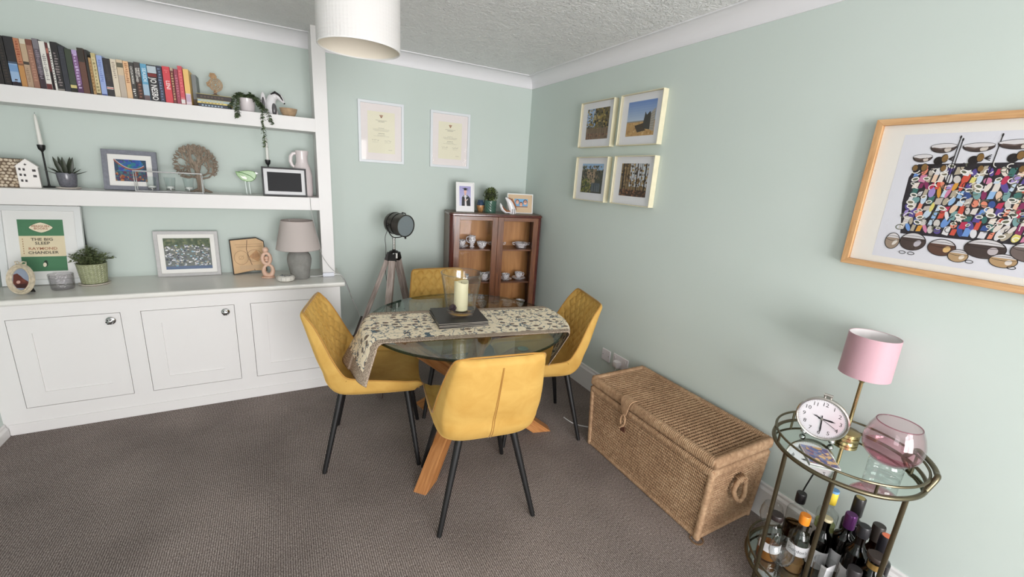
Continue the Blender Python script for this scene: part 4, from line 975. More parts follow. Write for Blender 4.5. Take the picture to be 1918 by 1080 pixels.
# carved ornament on the pile
t = thing('carved_ornament', 'small carved wooden pierced peacock-like ornament on the flat books', 'ornament', (-2.318, -.15, PILE + .0003))
CARV = M_((176, 144, 110), .7, name='carved_sandalwood', var=.2, vs=80)
m = MB(); c0 = Vector((.006, 0, .066))
for r in (.034, .027, .018, .009): m.tube([c0 + Vector((r * math.cos(a), 0, r * 1.08 * math.sin(a))) for a in [2 * PI * i / 26 for i in range(26)]], .0026, 6, True)
for k in range(8): a = k * PI / 4; m.cyl(c0 + Vector((.009 * math.cos(a), 0, .009 * math.sin(a))), c0 + Vector((.034 * math.cos(a), 0, .036 * math.sin(a))), .0014, n=5)
m.build('pierced_body', CARV, t)
m = MB()
m.tube([(-.006, 0, .098), (-.02, 0, .112), (-.014, 0, .126), (.004, 0, .126), (.012, 0, .112), (.008, 0, .1)], .005, 7); m.ball((-.004, 0, .112), .012, 8, (1, .5, 1)); m.tube([(-.022, 0, .08), (-.036, 0, .07), (-.034, 0, .056), (-.022, 0, .052)], .005, 7)
m.tube([(0, 0, .034), (-.006, 0, .022), (0, 0, .012), (.006, 0, .022)], .006, 6, True); m.build('crest', CARV, t)
m = MB(); m.prism([(-.028, 0), (.03, 0), (.022, .006), (.012, .009), (.006, .016), (-.004, .016), (-.010, .009), (-.02, .006)], -.012, .012); m.build('foot', M_((84, 56, 44), .6, name='dark_stained_foot'), t, smooth=0)

# trailing plant
t = thing('trailing_plant', 'trailing green plant in a white pot spilling over the top shelf', 'plant', (-2.155, -.155, S1 + .0003))
m = MB(); m.lathe([(0, 0), (.034, 0), (.038, .004), (.045, .076), (.046, .082), (.043, .082), (.041, .07), (0, .068)], 28); m.build('pot', M_((224, 216, 218), .18, name='white_glazed_pot'), t)
stem = MB(); lf = MB(); rg = random.Random(5)
def trail(pts, n, ln):
    P = [Vector(p) for p in pts]; stem.tube(P, .0016, 5); L = len(P) - 1
    for k in range(n):
        f = (k + .5) / n * L; i = min(int(f), L - 1); c = P[i].lerp(P[i + 1], f - i); a = rg.uniform(0, 2 * PI)
        tdir = (P[i + 1] - P[i]).normalized(); sd = Vector((math.cos(a), math.sin(a), rg.uniform(-.2, .7))).normalized()
        leaf(lf, c, (sd + tdir * .35), ln * rg.uniform(.7, 1.1), ln * .72, .3)
for k in range(9): a = k * .7; trail([(0, 0, .07), (.02 * math.cos(a), .02 * math.sin(a), .1), (.045 * math.cos(a), .04 * math.sin(a), .10), (.07 * math.cos(a), .05 * math.sin(a), .085)], 22, .022)
trail([(0, 0, .075), (.03, -.02, .10), (.055, -.06, .07), (.085, -.10, .02), (.083, -.115, -.03), (.080, -.118, -.10), (.082, -.118, -.16), (.083, -.12, -.205)], 120, .020)
trail([(0, 0, .075), (.04, -.03, .10), (.075, -.07, .06), (.105, -.10, .015), (.122, -.115, -.03), (.132, -.118, -.065)], 80, .021)
trail([(0, 0, .075), (-.03, -.03, .105), (-.05, -.06, .06), (-.052, -.095, .02), (-.05, -.115, -.015), (-.05, -.118, -.04)], 90, .022)
trail([(0, 0, .08), (.03, -.03, .10), (.05, -.06, .075), (.075, -.08, .04), (.1, -.09, .02)], 80, .024); trail([(0, 0, .08), (-.04, -.02, .11), (-.06, -.05, .085), (-.065, -.07, .05), (-.09, -.08, .012)], 70, .023)
trail([(0, 0, .08), (.025, .0, .115), (.05, -.03, .085), (.08, -.06, .04)], 60, .023)
stem.build('stem', M_((86, 96, 62), .6, name='green_stem'), t); stuff(lf.build('foliage', leafmat((54, 72, 50), (118, 136, 98), 'dark_green_leaf'), t, smooth=0))

# badger figurine
t = thing('badger_figurine', 'curved white and black glazed badger figurine on the top shelf', 'figurine', (-2.025, -.15, S1 + .0003)); t.scale = (1.12, 1.12, 1.12)
GW = M_((226, 224, 226), .15, name='white_glaze'); GB = M_((26, 26, 30), .18, name='black_glaze'); GG = M_((92, 90, 92), .25, name='grey_glaze')
m = MB(); m.tube([(.016, 0, .0), (.004, 0, .03), (-.002, 0, .06), (.008, 0, .092), (.028, 0, .112), (.048, 0, .106), (.062, 0, .086), (.070, 0, .074)], [.024, .028, .027, .024, .021, .018, .011, .004], 14, flat=.8); m.ball((.022, 0, .104), .021, 8); m.build('body', GW, t)
m = MB(); m.ball((-.036, .004, .066), .05, 10, (.30, .28, 1.12)); m.build('tail', GW, t)
m = MB(); m.ball((-.036, -.006, .056), .036, 8, (.24, .22, 1.1)); m.build('tail_marking', GG, t)
for yy in (-.013, .013):
    m = MB(); m.tube([(.004, yy, .112), (.026, yy * 1.15, .125), (.048, yy * .9, .112), (.064, yy * .5, .086)], [.003, .008, .007, .003], 8); m.build('stripe', GB, t)
m = MB(); m.ball((.016, -.014, .032), .034, 9, (.42, .42, 1.02)); m.build('chest', GG, t)
m = MB(); m.ball((.071, 0, .073), .0048, 7); m.build('nose', GB, t)

m = MB(); m.lathe([(0, 0), (.026, 0), (.034, .006), (.046, .03), (.051, .050), (.0525, .053), (.050, .053), (.044, .034), (.030, .012), (0, .009)], 32, sx=1.02)
o = m.build('wooden_bowl', M_((178, 152, 122), .2, name='polished_horn', var=.18, vs=40)); o.location = (-1.924, -.15, S1 + .0002); tag(o, 'small polished brown bowl at the right end of the top shelf', 'bowl')

# ================================================================== MIDDLE SHELF
t = thing('pebble_box', 'box covered in pale pebble mosaic at the left end of the middle shelf', 'box', (-3.32, -.125, S2 + .0002))
MB().box(-.088, .078, -.06, .06, 0, .148).build('body', M_((112, 96, 80), .8, name='mosaic_grout'), t, smooth=0)
m = MB(); rg = random.Random(9)
for i in range(9):
    for j in range(9):
        x = -.082 + .0185 * i + rg.uniform(-.003, .003) + (.009 if j % 2 else 0); z = .009 + .0163 * j + rg.uniform(-.002, .002)
        if x < .076: m.ball((x, -.061, z), .0092, 5, (rg.uniform(.8, 1.15), .45, rg.uniform(.7, .95)))
for i in range(6):
    for j in range(9): m.ball((.079, -.053 + .02 * i + (.006 if j % 2 else 0), .009 + .0163 * j), .0092, 5, (.45, 1, .85))
stuff(m.build('pebbles', leafmat((176, 156, 132), (216, 202, 182), 'pale_pebble'), t, smooth=180))

t = thing('tealight_house', 'white ceramic tealight house with cut-out windows and a star', 'tealight house', (-3.204, -.165, S2 + .0002), math.radians(14))
HOUSE = M_((228, 224, 220), .5, name='white_bisque')
m = MB(); m.prism([(-.040, 0), (.040, 0), (.040, .112), (0, .150), (-.040, .112)], -.03, .03); m.build('walls', HOUSE, t, smooth=0, bevel=.0015)
m = MB(); m.prism([(-.044, .110), (0, .1515), (.044, .110), (.042, .1085), (0, .148), (-.042, .1085)], -.032, .032); m.build('roof', HOUSE, t, smooth=0)
for x, z in ((-.027, .097), (-.012, .096), (.024, .092), (-.027, .068), (-.012, .067), (.024, .063), (-.026, .038), (-.011, .037)):
    w_ = .0065 if x > 0 else .0042; MB().box(x - w_, x + w_, -.0306, -.024, z - .006, z + .006).build('window', M_((72, 68, 68), .8, name='opening_shade'), t, smooth=0)  # dark blocks stand in for the shade inside the cut-outs
m = MB(); m.prism([((.0075 if k % 2 == 0 else .003) * math.sin(k * PI / 5) - .004, .122 + (.0075 if k % 2 == 0 else .003) * math.cos(k * PI / 5)) for k in range(10)], -.0306, -.024); m.build('star', M_((72, 68, 68), .8), t, smooth=0)

def candlestick(loc, label, zc, zt):
    t = thing('candlestick', label, 'candlestick', loc, 0, 'black candlesticks on the middle shelf'); h0 = loc[2]
    MB().lathe([(0, 0), (.040, 0), (.041, .003), (.036, .005), (.006, .008), (.0042, .02), (.004, zc - h0 - .038), (.006, zc - h0 - .034), (.014, zc - h0 - .024), (.0165, zc - h0 - .008), (.0165, zc - h0), (.011, zc - h0), (.010, zc - h0 - .012), (0, zc - h0 - .014)], 20).build('stand', BLACK, t)
    c = thing('taper_candle', label.replace('black candlestick', 'white taper candle in the candlestick'), 'candle', (loc[0], loc[1], zc - .0118), 0, 'white taper candles')
    MB().lathe([(0, 0), (.0098, 0), (.0098, .01), (.0088, (zt - zc) * .6), (.0062, zt - zc), (.002, zt - zc + .012), (0, zt - zc + .012)], 16).build('wax', M_((226, 226, 220), .45, name='white_wax'), c)
    MB().cyl((0, 0, zt - zc + .011), (.001, 0, zt - zc + .02), .0008, n=5).build('wick', DARK, c)
candlestick((-3.160, -.085, S2 + .0002), 'tall black candlestick between the white house and the grey pot', 1.556, 1.716)
candlestick((-2.068, -.075, S2 + .0002), 'tall black candlestick behind the digital photo screen', 1.556, 1.70)

t = thing('potted_succulent', 'spiky dark succulent in a speckled grey pot on a saucer', 'potted plant', (-3.062, -.14, S2 + .0002))
MB().lathe([(0, 0), (.044, 0), (.052, .004), (.053, .008), (.049, .006), (0, .005)], 28).build('saucer', M_((222, 214, 206), .4, name='pale_saucer', var=.1, vs=90), t)
MB().lathe([(0, .0085), (.030, .0085), (.036, .014), (.041, .05), (.0435, .084), (.0425, .087), (.039, .085), (.037, .07), (0, .07)], 30).build('pot', M_((102, 102, 110), .2, name='speckled_grey_glaze', var=.25, vs=160), t)
SUC = M_((46, 52, 38), .45, name='dark_succulent', var=.2, vs=40)
for k in range(13):
    a = k * 2.4; flat = k >= 5
    rad = Vector((math.cos(a), math.sin(a) * .7, 0)); el = (.26 if flat else 1.28) + .10 * math.sin(k * 3); ln = .080 if flat else .090
    d0 = Vector((rad.x * math.cos(el), rad.y * math.cos(el), math.sin(el)))
    P = [Vector((0, 0, .074)) + rad * .012 + d0 * (ln * f) + Vector((0, 0, .012 * f * f)) for f in (0, .3, .6, .85, 1)]
    m = MB(); m.tube(P, [.006, .0085 if flat else .0125, .006 if flat else .011, .0035 if flat else .006, .0008], 7, flat=.4); m.build('leaf', SUC, t)

# tealight rack
t = thing('tealight_rack', 'chrome wire tealight holder with three glass cups on the middle shelf', 'candle holder', (-2.59, -.205, S2 + .0002))
m = MB()
for yy in (-.022, .022):
    m.tube([(-.160, yy, .003), (-.160, yy, .118), (.160, yy, .118), (.160, yy, .003)], .0038, 8); m.tube([(-.160, yy, .004), (.160, yy, .004)], .0038, 8)
for xx in (-.16, .16):
    for zz in (.003, .118): m.tube([(xx, -.022, zz), (xx, .022, zz)], .0028, 8)
m.build('wire_frame', M_((226, 226, 228), .22, .75, name='bright_chrome'), t)
for xx in (-.088, 0, .09):
    MB().cyl((xx, 0, .003), (xx, 0, .018), .003, n=8).lathe([(0, .016), (.019, .016), (.022, .020), (.022, .022), (0, .022)], 20, c=(xx, 0, 0)).build('cup_holder', CHROME, t)
    MB().tube([(xx, -.022, .003), (xx, .022, .003)], .0025, 6).build('cross_bar', CHROME, t)
    MB().lathe([(0, .0225), (.020, .0225), (.0215, .026), (.0285, .088), (.0275, .089), (.0265, .087), (.0198, .028), (0, .026)], 24, c=(xx, 0, 0)).build('glass_cup', glass_mat('tealight_cup_glass', (250, 252, 252), .02, 1.5, 1.3), t)
    MB().lathe([(0, .0265), (.0185, .0265), (.019, .036), (.0175, .036), (.017, .034), (0, .034)], 20, c=(xx, 0, 0)).build('tealight', M_((226, 224, 220), .4, name='tealight_tin'), t)

# carved tree
t = thing('tree_carving', 'carved grey-brown wooden tree of life on the middle shelf', 'ornament', (-2.452, -.11, S2 + .0002))
TREEW = wood_mat('weathered_carved_wood', (112, 98, 84), (160, 144, 128), 2, 2.5, .75, 0, 4)
m = MB(); m.tube([(0, 0, .002), (.0, 0, .05), (-.006, 0, .10), (-.012, 0, .15), (-.016, 0, .19)], [.022, .017, .0155, .013, .009], 10, flat=.7)
for sx in (-1, 1): m.tube([(0, 0, .03), (sx * .02, 0, .015), (sx * .046, 0, .006), (sx * .06, 0, .003)], [.014, .012, .008, .003], 8, flat=.8)
m.build('trunk', TREEW, t)
rg = random.Random(8); CX, CZ, RX_, RZ_ = -.012, .172, .118, .122
brs = MB()
def branch(p, ang, ln, r, dep):
    q = [Vector((p[0], rg.uniform(-.003, .003), p[1]))]; a = ang; cv = rg.uniform(-.35, .35)
    for k in range(4):
        a += cv * .4; q.append(q[-1] + Vector((math.cos(a), 0, math.sin(a))) * (ln / 4))
    ok = all(((v.x - CX) / RX_) ** 2 + ((v.z - CZ) / RZ_) ** 2 < 1.02 and v.z > .05 for v in q)
    if not ok and dep > 0: return
    brs.tube(q, [r, r * .95, r * .9, r * .75, r * .45 if dep > 2 else r * .7], 7, flat=.7)
    if dep < 4:
        for da in (rg.uniform(.35, .65), -rg.uniform(.35, .65)): branch((q[-1].x, q[-1].z), a + da, ln * rg.uniform(.68, .85), r * .78, dep + 1)
        if dep < 3 and rg.random() < .7: branch((q[2].x, q[2].z), a + rg.choice([-1, 1]) * .8, ln * .7, r * .7, dep + 1)
for p, a in (((-.006, .09), 2.75), ((-.004, .08), .42), ((-.010, .13), 2.35), ((-.010, .12), .85), ((-.014, .16), 1.95), ((-.013, .15), 1.25), ((-.006, .10), 3.1), ((-.004, .10), .1)): branch(p, a, .052, .0098, 0)
# leaf-tip rim of the crown
for k in range(38):
    a = -.55 + (PI + 1.1) * k / 37; c = Vector((CX + RX_ * .93 * math.cos(a), 0, CZ + RZ_ * .93 * math.sin(a))); d_ = Vector((math.cos(a + .5 * (-1) ** k), 0, math.sin(a + .5 * (-1) ** k)))
    brs.tube([c - d_ * .022, c - d_ * .006, c + d_ * .012], [.0045, .0088, .001], 6, flat=.6)
brs.build('branches', TREEW, t)

# glass bird
t = thing('glass_bird', 'green fused-glass bird on two clear legs', 'figurine', (-2.193, -.15, S2 + .0002))
MB().lathe([(0, 0), (.038, 0), (.0385, .003), (.037, .004), (0, .004)], 28, sy=.6).build('base', CLEAR, t)
for xx in (-.008, .012): MB().tube([(xx, 0, .004), (xx - .004, 0, .086)], .0045, 10).build('leg', M_((206, 216, 212), .1, name='pale_glass_leg'), t)
GBIRD = M_((112, 156, 84), .2, name='green_fused_glass')
m = MB(); m.prism([(-.062, .145), (-.054, .118), (-.034, .093), (-.008, .083), (.022, .084), (.044, .098), (.054, .122), (.052, .140), (.038, .151), (.008, .154), (-.02, .150), (-.048, .142)], -.006, .006); m.build('body', GBIRD, t, smooth=0, bevel=.003, seg=3)
m = MB(); m.prism([(.048, .148), (.066, .139), (.049, .128)], -.0055, .0055); m.build('beak', GW, t, smooth=0, bevel=.001)
m = MB(); m.prism([(-.040, .122), (-.026, .102), (-.004, .096), (.002, .106), (-.010, .116), (-.024, .116)], -.0075, .0075); m.build('wing', M_((214, 222, 204), .1, name='pale_fused_glass'), t, smooth=0, bevel=.001)
m = MB(); m.tube([(-.055, -.0066, .142), (-.02, -.0066, .136), (.02, -.0066, .12), (.04, -.0066, .10)], .0022, 6); m.build('trail_line', M_((84, 128, 70), .15, name='dark_green_glass'), t)

# jug
t = thing('jug', 'white glazed jug with a textured foot at the right end of the middle shelf', 'jug', (-1.862, -.13, S2 + .0002))
def jugf(u, v):
    P = [(0.053, 0), (.057, .006), (.059, .06), (.059, .13), (.058, .158), (.050, .195), (.038, .225), (.036, .25), (.038, .296), (.0395, .304), (.036, .304), (.034, .29), (.032, .24), (.001, .235)]
    f = v * (len(P) - 1); i = min(int(f), len(P) - 2); f -= i; r = P[i][0] * (1 - f) + P[i + 1][0] * f; z = P[i][1] * (1 - f) + P[i + 1][1] * f; a = 2 * PI * u
    if .008 < z < .15 and i < 6: r += .0012 * math.sin(a * 26 + 40 * z)
    if i >= 7 and z > .28: r += .004 * max(0, math.cos(a)) ** 6
    return (r * math.cos(a), r * math.sin(a), z)
m = MB(); m.grid(jugf, 96, 90); m.lathe([(0, 0), (.053, 0)], 32); m.build('body', M_((222, 212, 212), .15, name='pinkish_white_glaze'), t, smooth=60)
MB().tube([(-.034, 0, .285), (-.052, 0, .283), (-.067, 0, .262), (-.070, 0, .232), (-.062, 0, .205), (-.046, 0, .190)], [.0065, .0075, .008, .008, .0075, .0065], 10, flat=1.4).build('handle', M_((222, 212, 212), .15), t)

# ================================================================== WORKTOP
# oval frame
t = thing('oval_photo', 'small cream oval photo frame with a carved bow, leftmost on the worktop', 'photo frame', (-3.262, -.352, WT + .001), math.radians(-22), rx=-.22)
OV = M_((198, 186, 164), .5, name='distressed_cream_frame', var=.22, vs=70)
K = TR(0, -.004, .082) @ RX(PI / 2)
m = MB(); loops = []
for r, h_ in ((.040, .004), (.042, .010), (.045, .012), (.047, .008), (.051, .008), (.056, .015), (.061, .016), (.064, .011), (.065, .004), (.065, 0), (.040, 0)):
    loops.append([(r * math.cos(2 * PI * j / 44), (r + .0165) * math.sin(2 * PI * j / 44), h_) for j in range(44)])
m.loft(loops, False, True, K); m.build('frame', OV, t)
m = MB()
for sx in (-1, 1): m.tube([(0, -.01, .164), (sx * .012, -.012, .176), (sx * .026, -.01, .174), (sx * .024, -.008, .163), (sx * .010, -.01, .160), (0, -.01, .163)], .0032, 7); m.tube([(0, -.01, .162), (sx * .02, -.012, .156), (sx * .036, -.01, .146)], .003, 6)
m.ball((0, -.012, .165), .006, 8); m.build('bow', OV, t)
p = Paint(-.0082); p.ell(0, .082, .0405, .0565, (150, 160, 178), 0, 32); rg = random.Random(4)
p.poly([(-.038, .06), (-.036, .105), (-.018, .112), (.0, .098), (.012, .085), (.034, .072), (.036, .058), (.02, .034), (-.02, .034)], (104, 54, 46)); p.ell(-.012, .066, .010, .008, (206, 168, 156), .3); p.poly([(-.03, .05), (.03, .062), (.022, .036), (-.018, .034)], (66, 36, 34)); p.ell(.012, .075, .012, .007, (128, 70, 56), -.4); p.build(t)
m = MB(); loops = [[(.041 * math.cos(2 * PI * j / 40), .0575 * math.sin(2 * PI * j / 40), h_) for j in range(40)] for h_ in (.007, .0075)]; m.loft(loops, True, False, K); m.build('pane', PANE, t)
MB().prism([(-.018, 0), (.018, 0), (.012, .1), (-.012, .1)], -.0015, .0015, TR(0, .002, .1) @ RX(.5) @ TR(0, 0, -.1)).build('easel_back', DARK, t, smooth=0)

m = MB()
def tum(u, v):
    P = [(.0, .006), (.043, .006), (.0455, .012), (.049, .084), (.051, .086), (.0525, .084), (.049, .008), (.046, 0), (0, 0)]
    f = v * 8; i = min(int(f), 7); f -= i; r = P[i][0] * (1 - f) + P[i + 1][0] * f; z = P[i][1] * (1 - f) + P[i + 1][1] * f; a = 2 * PI * u
    if 4 < v * 8 < 7: r += .0012 * math.sin(a * 17 + z * 160) * math.sin(z * 230 + a * 5)
    return (r * math.cos(a), r * math.sin(a), z)
m.grid(tum, 72, 64); o = m.build('glass_tealight_holder', glass_mat('textured_glass', (246, 245, 246), .2, 1.5, 1.8, (110, .5)), smooth=60); o.location = (-3.133, -.255, WT + .0003); tag(o, 'squat textured clear glass holder in front of the poster', 'candle holder')

t = thing('potted_plant', 'bushy small-leaved plant in a ribbed green pot on a saucer', 'potted plant', (-3.022, -.165, WT + .0003))
MB().lathe([(0, 0), (.06, 0), (.070, .004), (.072, .009), (.068, .007), (0, .005)], 36).build('saucer', M_((222, 214, 202), .4, name='cream_saucer'), t)
def potf(u, v):
    z = .010 + .115 * v; a = 2 * PI * u; r = .0565 + .0105 * v; k = (u * 20) % 1
    r += .0022 * (.5 + .5 * math.cos(2 * PI * ((z * 75) + 2.2 * abs(k - .5)))) - .0018 * math.exp(-(min(k, 1 - k) / .06) ** 2)
    return (r * math.cos(a), r * math.sin(a), z)
m = MB(); m.grid(potf, 200, 48); m.lathe([(.0555, .009), (.0555, .01)], 40); m.lathe([(.0685, .122), (.069, .127), (.066, .127), (.063, .108), (0, .105)], 40); m.build('pot', M_((150, 154, 122), .18, name='sage_glaze', var=.12, vs=60), t, smooth=70)
lf = MB(); stem = MB(); rg = random.Random(15)
for k in range(100):
    a = rg.uniform(0, 2 * PI); r = rg.uniform(.0, .1); hh = rg.uniform(.05, .125) * (1.05 - .5 * r / .1); b0 = Vector((.04 * r / .1 * math.cos(a), .04 * r / .1 * math.sin(a), .105)); tip = Vector((r * 1.08 * math.cos(a), r * .85 * math.sin(a), .11 + hh * .9)); mid = b0.lerp(tip, .5) + Vector((0, 0, .02))
    stem.tube([b0, mid, tip], .0009, 4)
    for q in range(9): f = (q + 2) / 10; c = b0.lerp(mid, min(1, f * 2)) if f < .5 else mid.lerp(tip, f * 2 - 1); leaf(lf, c, (rg.uniform(-1, 1), rg.uniform(-1, 1), rg.uniform(-.2, .8)), rg.uniform(.013, .022), .011, .2)
stem.build('stem', M_((86, 92, 60), .6), t); stuff(lf.build('foliage', leafmat((70, 84, 54), (134, 146, 104), 'small_green_leaf'), t, smooth=0))

# sketch plaque
t = thing('sketch_plaque', 'sandy block with a drawn butterfly-like design and a clipped corner', 'plaque', (-2.232, -.062, WT + .0003), math.radians(10), rx=-.06)
ol = [(-.100, .0), (.02, .018), (.105, .012), (.1, .225), (.055, .252), (-.105, .240)]
m = MB(); m.prism(ol, -.012, .012); m.build('board', M_((36, 30, 28), .7, name='blackened_edge'), t, smooth=0)
m = MB(); m.prism([(a * .955, b * .962 + .004) for a, b in ol], -.0145, -.011); m.build('face', M_((206, 172, 132), .7, name='sandy_plaster', var=.1, vs=14), t, smooth=0)
p = Paint(-.0148); BR = (128, 98, 72)
p.ring(-.045, .115, .042, .048, .002, BR); p.ring(.035, .125, .044, .042, .002, BR); p.poly([(0, .12), (.05, .165), (.07, .12), (.055, .08)], (190, 146, 104)); p.line([(-.002, .235), (-.01, .17), (.0, .12), (.012, .07), (.03, .02)], .0035, (92, 70, 54)); p.line([(-.07, .19), (.085, .19)], .002, BR); p.line([(-.075, .205), (.085, .207)], .0015, BR)
for k in range(7): p.line([(.02 + .007 * k, .10 + .003 * k), (.026 + .007 * k, .14)], .0013, (110, 84, 64))
p.line([(-.06, .045), (-.03, .05), (.0, .042), (.04, .05)], .003, (170, 140, 112)); p.rect(-.06, .07, .03, .06, (196, 166, 132)); p.ring(-.045, .115, .014, .012, .0015, BR); p.line([(-.06, .10), (-.03, .13)], .0012, BR); p.build(t)

# loop figurine
t = thing('loop_figurine', 'pink-beige stone figurine of two looped figures with round heads', 'figurine', (-2.118, -.222, WT + .0003)); t.scale = (1.05, 1.05, 1.04)
STONE = M_((214, 178, 156), .4, name='pink_alabaster', var=.08, vs=30)
MB().lathe([(0, 0), (.030, 0), (.034, .004), (.033, .009), (.012, .012), (0, .012)], 26, sx=1.2).build('base', STONE, t)
m = MB(); m.tube([(.004 + .026 * math.cos(a), .004 * math.sin(2 * a), .050 + .036 * math.sin(a)) for a in [2 * PI * i / 32 for i in range(32)]], [.0125 + .004 * math.sin(2 * PI * i / 32) * -1 for i in range(32)], 10, True); m.build('lower_loop', STONE, t)
m = MB(); m.tube([(-.002 + .023 * math.cos(a), 0, .128 + .036 * math.sin(a)) for a in [2 * PI * i / 32 for i in range(32)]], .0108, 10, True); m.build('upper_loop', STONE, t)
MB().ball((-.004, 0, .186), .0185, 12).build('large_head', STONE, t); MB().ball((-.002, 0, .132), .0125, 10).ball((-.002, 0, .116), .011, 8, (1, .8, .8)).build('small_figure', STONE, t)

t = thing('trinket_dish', 'round white marble trinket dish with a mosaic lid, in front of the lamp', 'dish', (-2.012, -.335, WT + .0003))
MB().lathe([(0, 0), (.040, 0), (.052, .006), (.056, .018), (.052, .030), (.044, .036), (0, .036)], 36).build('dish', M_((222, 218, 210), .3, name='white_marble', var=.06, vs=25), t)
rg = random.Random(2); m = MB()
for k in range(26): a = rg.uniform(0, 6.28); r = .032 * math.sqrt(rg.random()); m.lathe([(0, .036), (.0045, .036), (.0045, .0372), (0, .0372)], 5, c=(r * math.cos(a), r * math.sin(a), 0))
m.build('mosaic', M_((96, 100, 108), .3, name='slate_mosaic'), t, smooth=0)
m = MB()
for k in range(12): a = k * PI / 6; m.tube([(.052 * math.cos(a), .052 * math.sin(a), .006), (.0568 * math.cos(a), .0568 * math.sin(a), .018), (.0525 * math.cos(a), .0525 * math.sin(a), .030)], .0012, 5)
m.build('groove', M_((176, 172, 164), .5), t)

# table lamp
def shade_mat(name, col, trans=.25, rough=.8, sheen=0):
    m, nt, b = new_mat(name); b.inputs['Base Color'].default_value = lin(col); b.inputs['Roughness'].default_value = rough
    b.inputs['Sheen Weight'].default_value = sheen; b.inputs['Sheen Roughness'].default_value = .3
    tc = N(nt, 'ShaderNodeTexCoord'); no = N(nt, 'ShaderNodeTexNoise'); no.inputs['Scale'].default_value = 350; nt.links.new(tc.outputs['Object'], no.inputs['Vector'])
    bp = N(nt, 'ShaderNodeBump'); bp.inputs['Strength'].default_value = .12; bp.inputs['Distance'].default_value = .003; nt.links.new(no.outputs[0], bp.inputs['Height']); nt.links.new(bp.outputs[0], b.inputs['Normal'])
    tl = N(nt, 'ShaderNodeBsdfTranslucent'); tl.inputs[0].default_value = lin(col); mx = N(nt, 'ShaderNodeMixShader'); mx.inputs[0].default_value = trans
    nt.links.new(b.outputs[0], mx.inputs[1]); nt.links.new(tl.outputs[0], mx.inputs[2]); nt.links.new(mx.outputs[0], nt.nodes['Material Output'].inputs[0]); return m
def shell(prof, n=48):
    m = MB(); m.lathe(prof, n); m.f = [f for f in m.f if len(f) == 4]; m.c = [None] * len(m.f); return m
t = thing('table_lamp', 'table lamp with a rough grey stone-look base and taupe tapered shade', 'lamp', (-1.921, -.270, WT + .0003))
MB().lathe([(0, 0), (.054, 0), (.057, .004), (.066, .06), (.075, .11), (.0765, .135), (.070, .165), (.055, .186), (.043, .193), (.041, .203), (.036, .205), (0, .205)], 40).build('base', M_((138, 137, 133), .85, name='grey_stone_glaze', var=.14, vs=22, bump=(60, .35)), t)
MB().lathe([(0, .205), (.012, .205), (.012, .27), (.014, .272), (.014, .30), (0, .30)], 16).build('lampholder', WHITE2, t)
shell([(.1395, .206), (.0985, .398), (.0965, .398), (.1375, .206), (.1395, .206)]).build('shade', shade_mat('taupe_linen', (208, 198, 194)), t)
MB().tube([(.138 * math.cos(a), .138 * math.sin(a), .2065) for a in [2 * PI * i / 48 for i in range(48)]], .0018, 6, True).build('rim', M_((170, 156, 152), .8), t)
MB().tube([(.0975 * math.cos(a), .0975 * math.sin(a), .398) for a in [2 * PI * i / 48 for i in range(48)]], .0018, 6, True).build('rim', M_((170, 156, 152), .8), t)
m = MB()
for k in range(3): m.cyl((0, 0, .29), (.097 * math.cos(k * 2.094), .097 * math.sin(k * 2.094), .396), .0015, n=6)
m.build('spider', WHITE2, t)
# cables
def smooth_path(pts, n=8):
    P = [Vector(p) for p in pts]; out = []
    for i in range(len(P) - 1):
        a, b, c, d_ = P[max(i - 1, 0)], P[i], P[i + 1], P[min(i + 2, len(P) - 1)]
        for k in range(n):
            f = k / n; out.append(.5 * (2 * b + (c - a) * f + (2 * a - 5 * b + 4 * c - d_) * f * f + (3 * b - a - 3 * c + d_) * f ** 3))
    return out + [P[-1]]
CABLE = M_((226, 226, 226), .4, name='white_flex')
t = thing('lamp_cable', 'white lamp cable with an inline switch running past the shelf post', 'cable', (-1.70, -.27, WT))
q = [(-.16, -.0, .006), (-.12, .01, .004), (-.078, -.012, .012)]; MB().tube(smooth_path(q), .0028, 8).build('flex', CABLE, t)
MB().box(-.078, -.002, -.014, .006, .0006, .028).build('inline_switch', M_((222, 224, 234), .35, name='white_plastic'), t, smooth=0, bevel=.004, seg=3)
MB().tube(smooth_path([(-.002, -.004, .014), (.03, -.004, .012), (.055, .01, -.01), (.085, .06, -.09), (.125, .14, -.19), (.145, .20, -.25), (.20, .235, -.40), (.225, .24, -.52), (.25, .235, -.575)]), .0032, 8).build('flex', CABLE, t)
MB().tube(smooth_path([(.143, .195, -.243), (.149, .205, -.262)], 2), .0058, 8).build('joint', CABLE, t)
t = tag(MB().tube(smooth_path([(-1.853, -.20, S2 + .004), (-1.832, -.262, S2 + .001), (-1.829, -.264, 1.25), (-1.812, -.268, 1.13), (-1.786, -.27, 1.0), (-1.776, -.272, .93), (-1.73, -.272, .845), (-1.685, -.268, .795), (-1.64, -.255, .755), (-1.60, -.20, .66), (-1.57, -.10, .56)]), .0020, 6).build('screen_cable', M_((176, 176, 174), .5, name='grey_flex')), 'thin grey cable hanging from the digital photo screen past the post', 'cable')
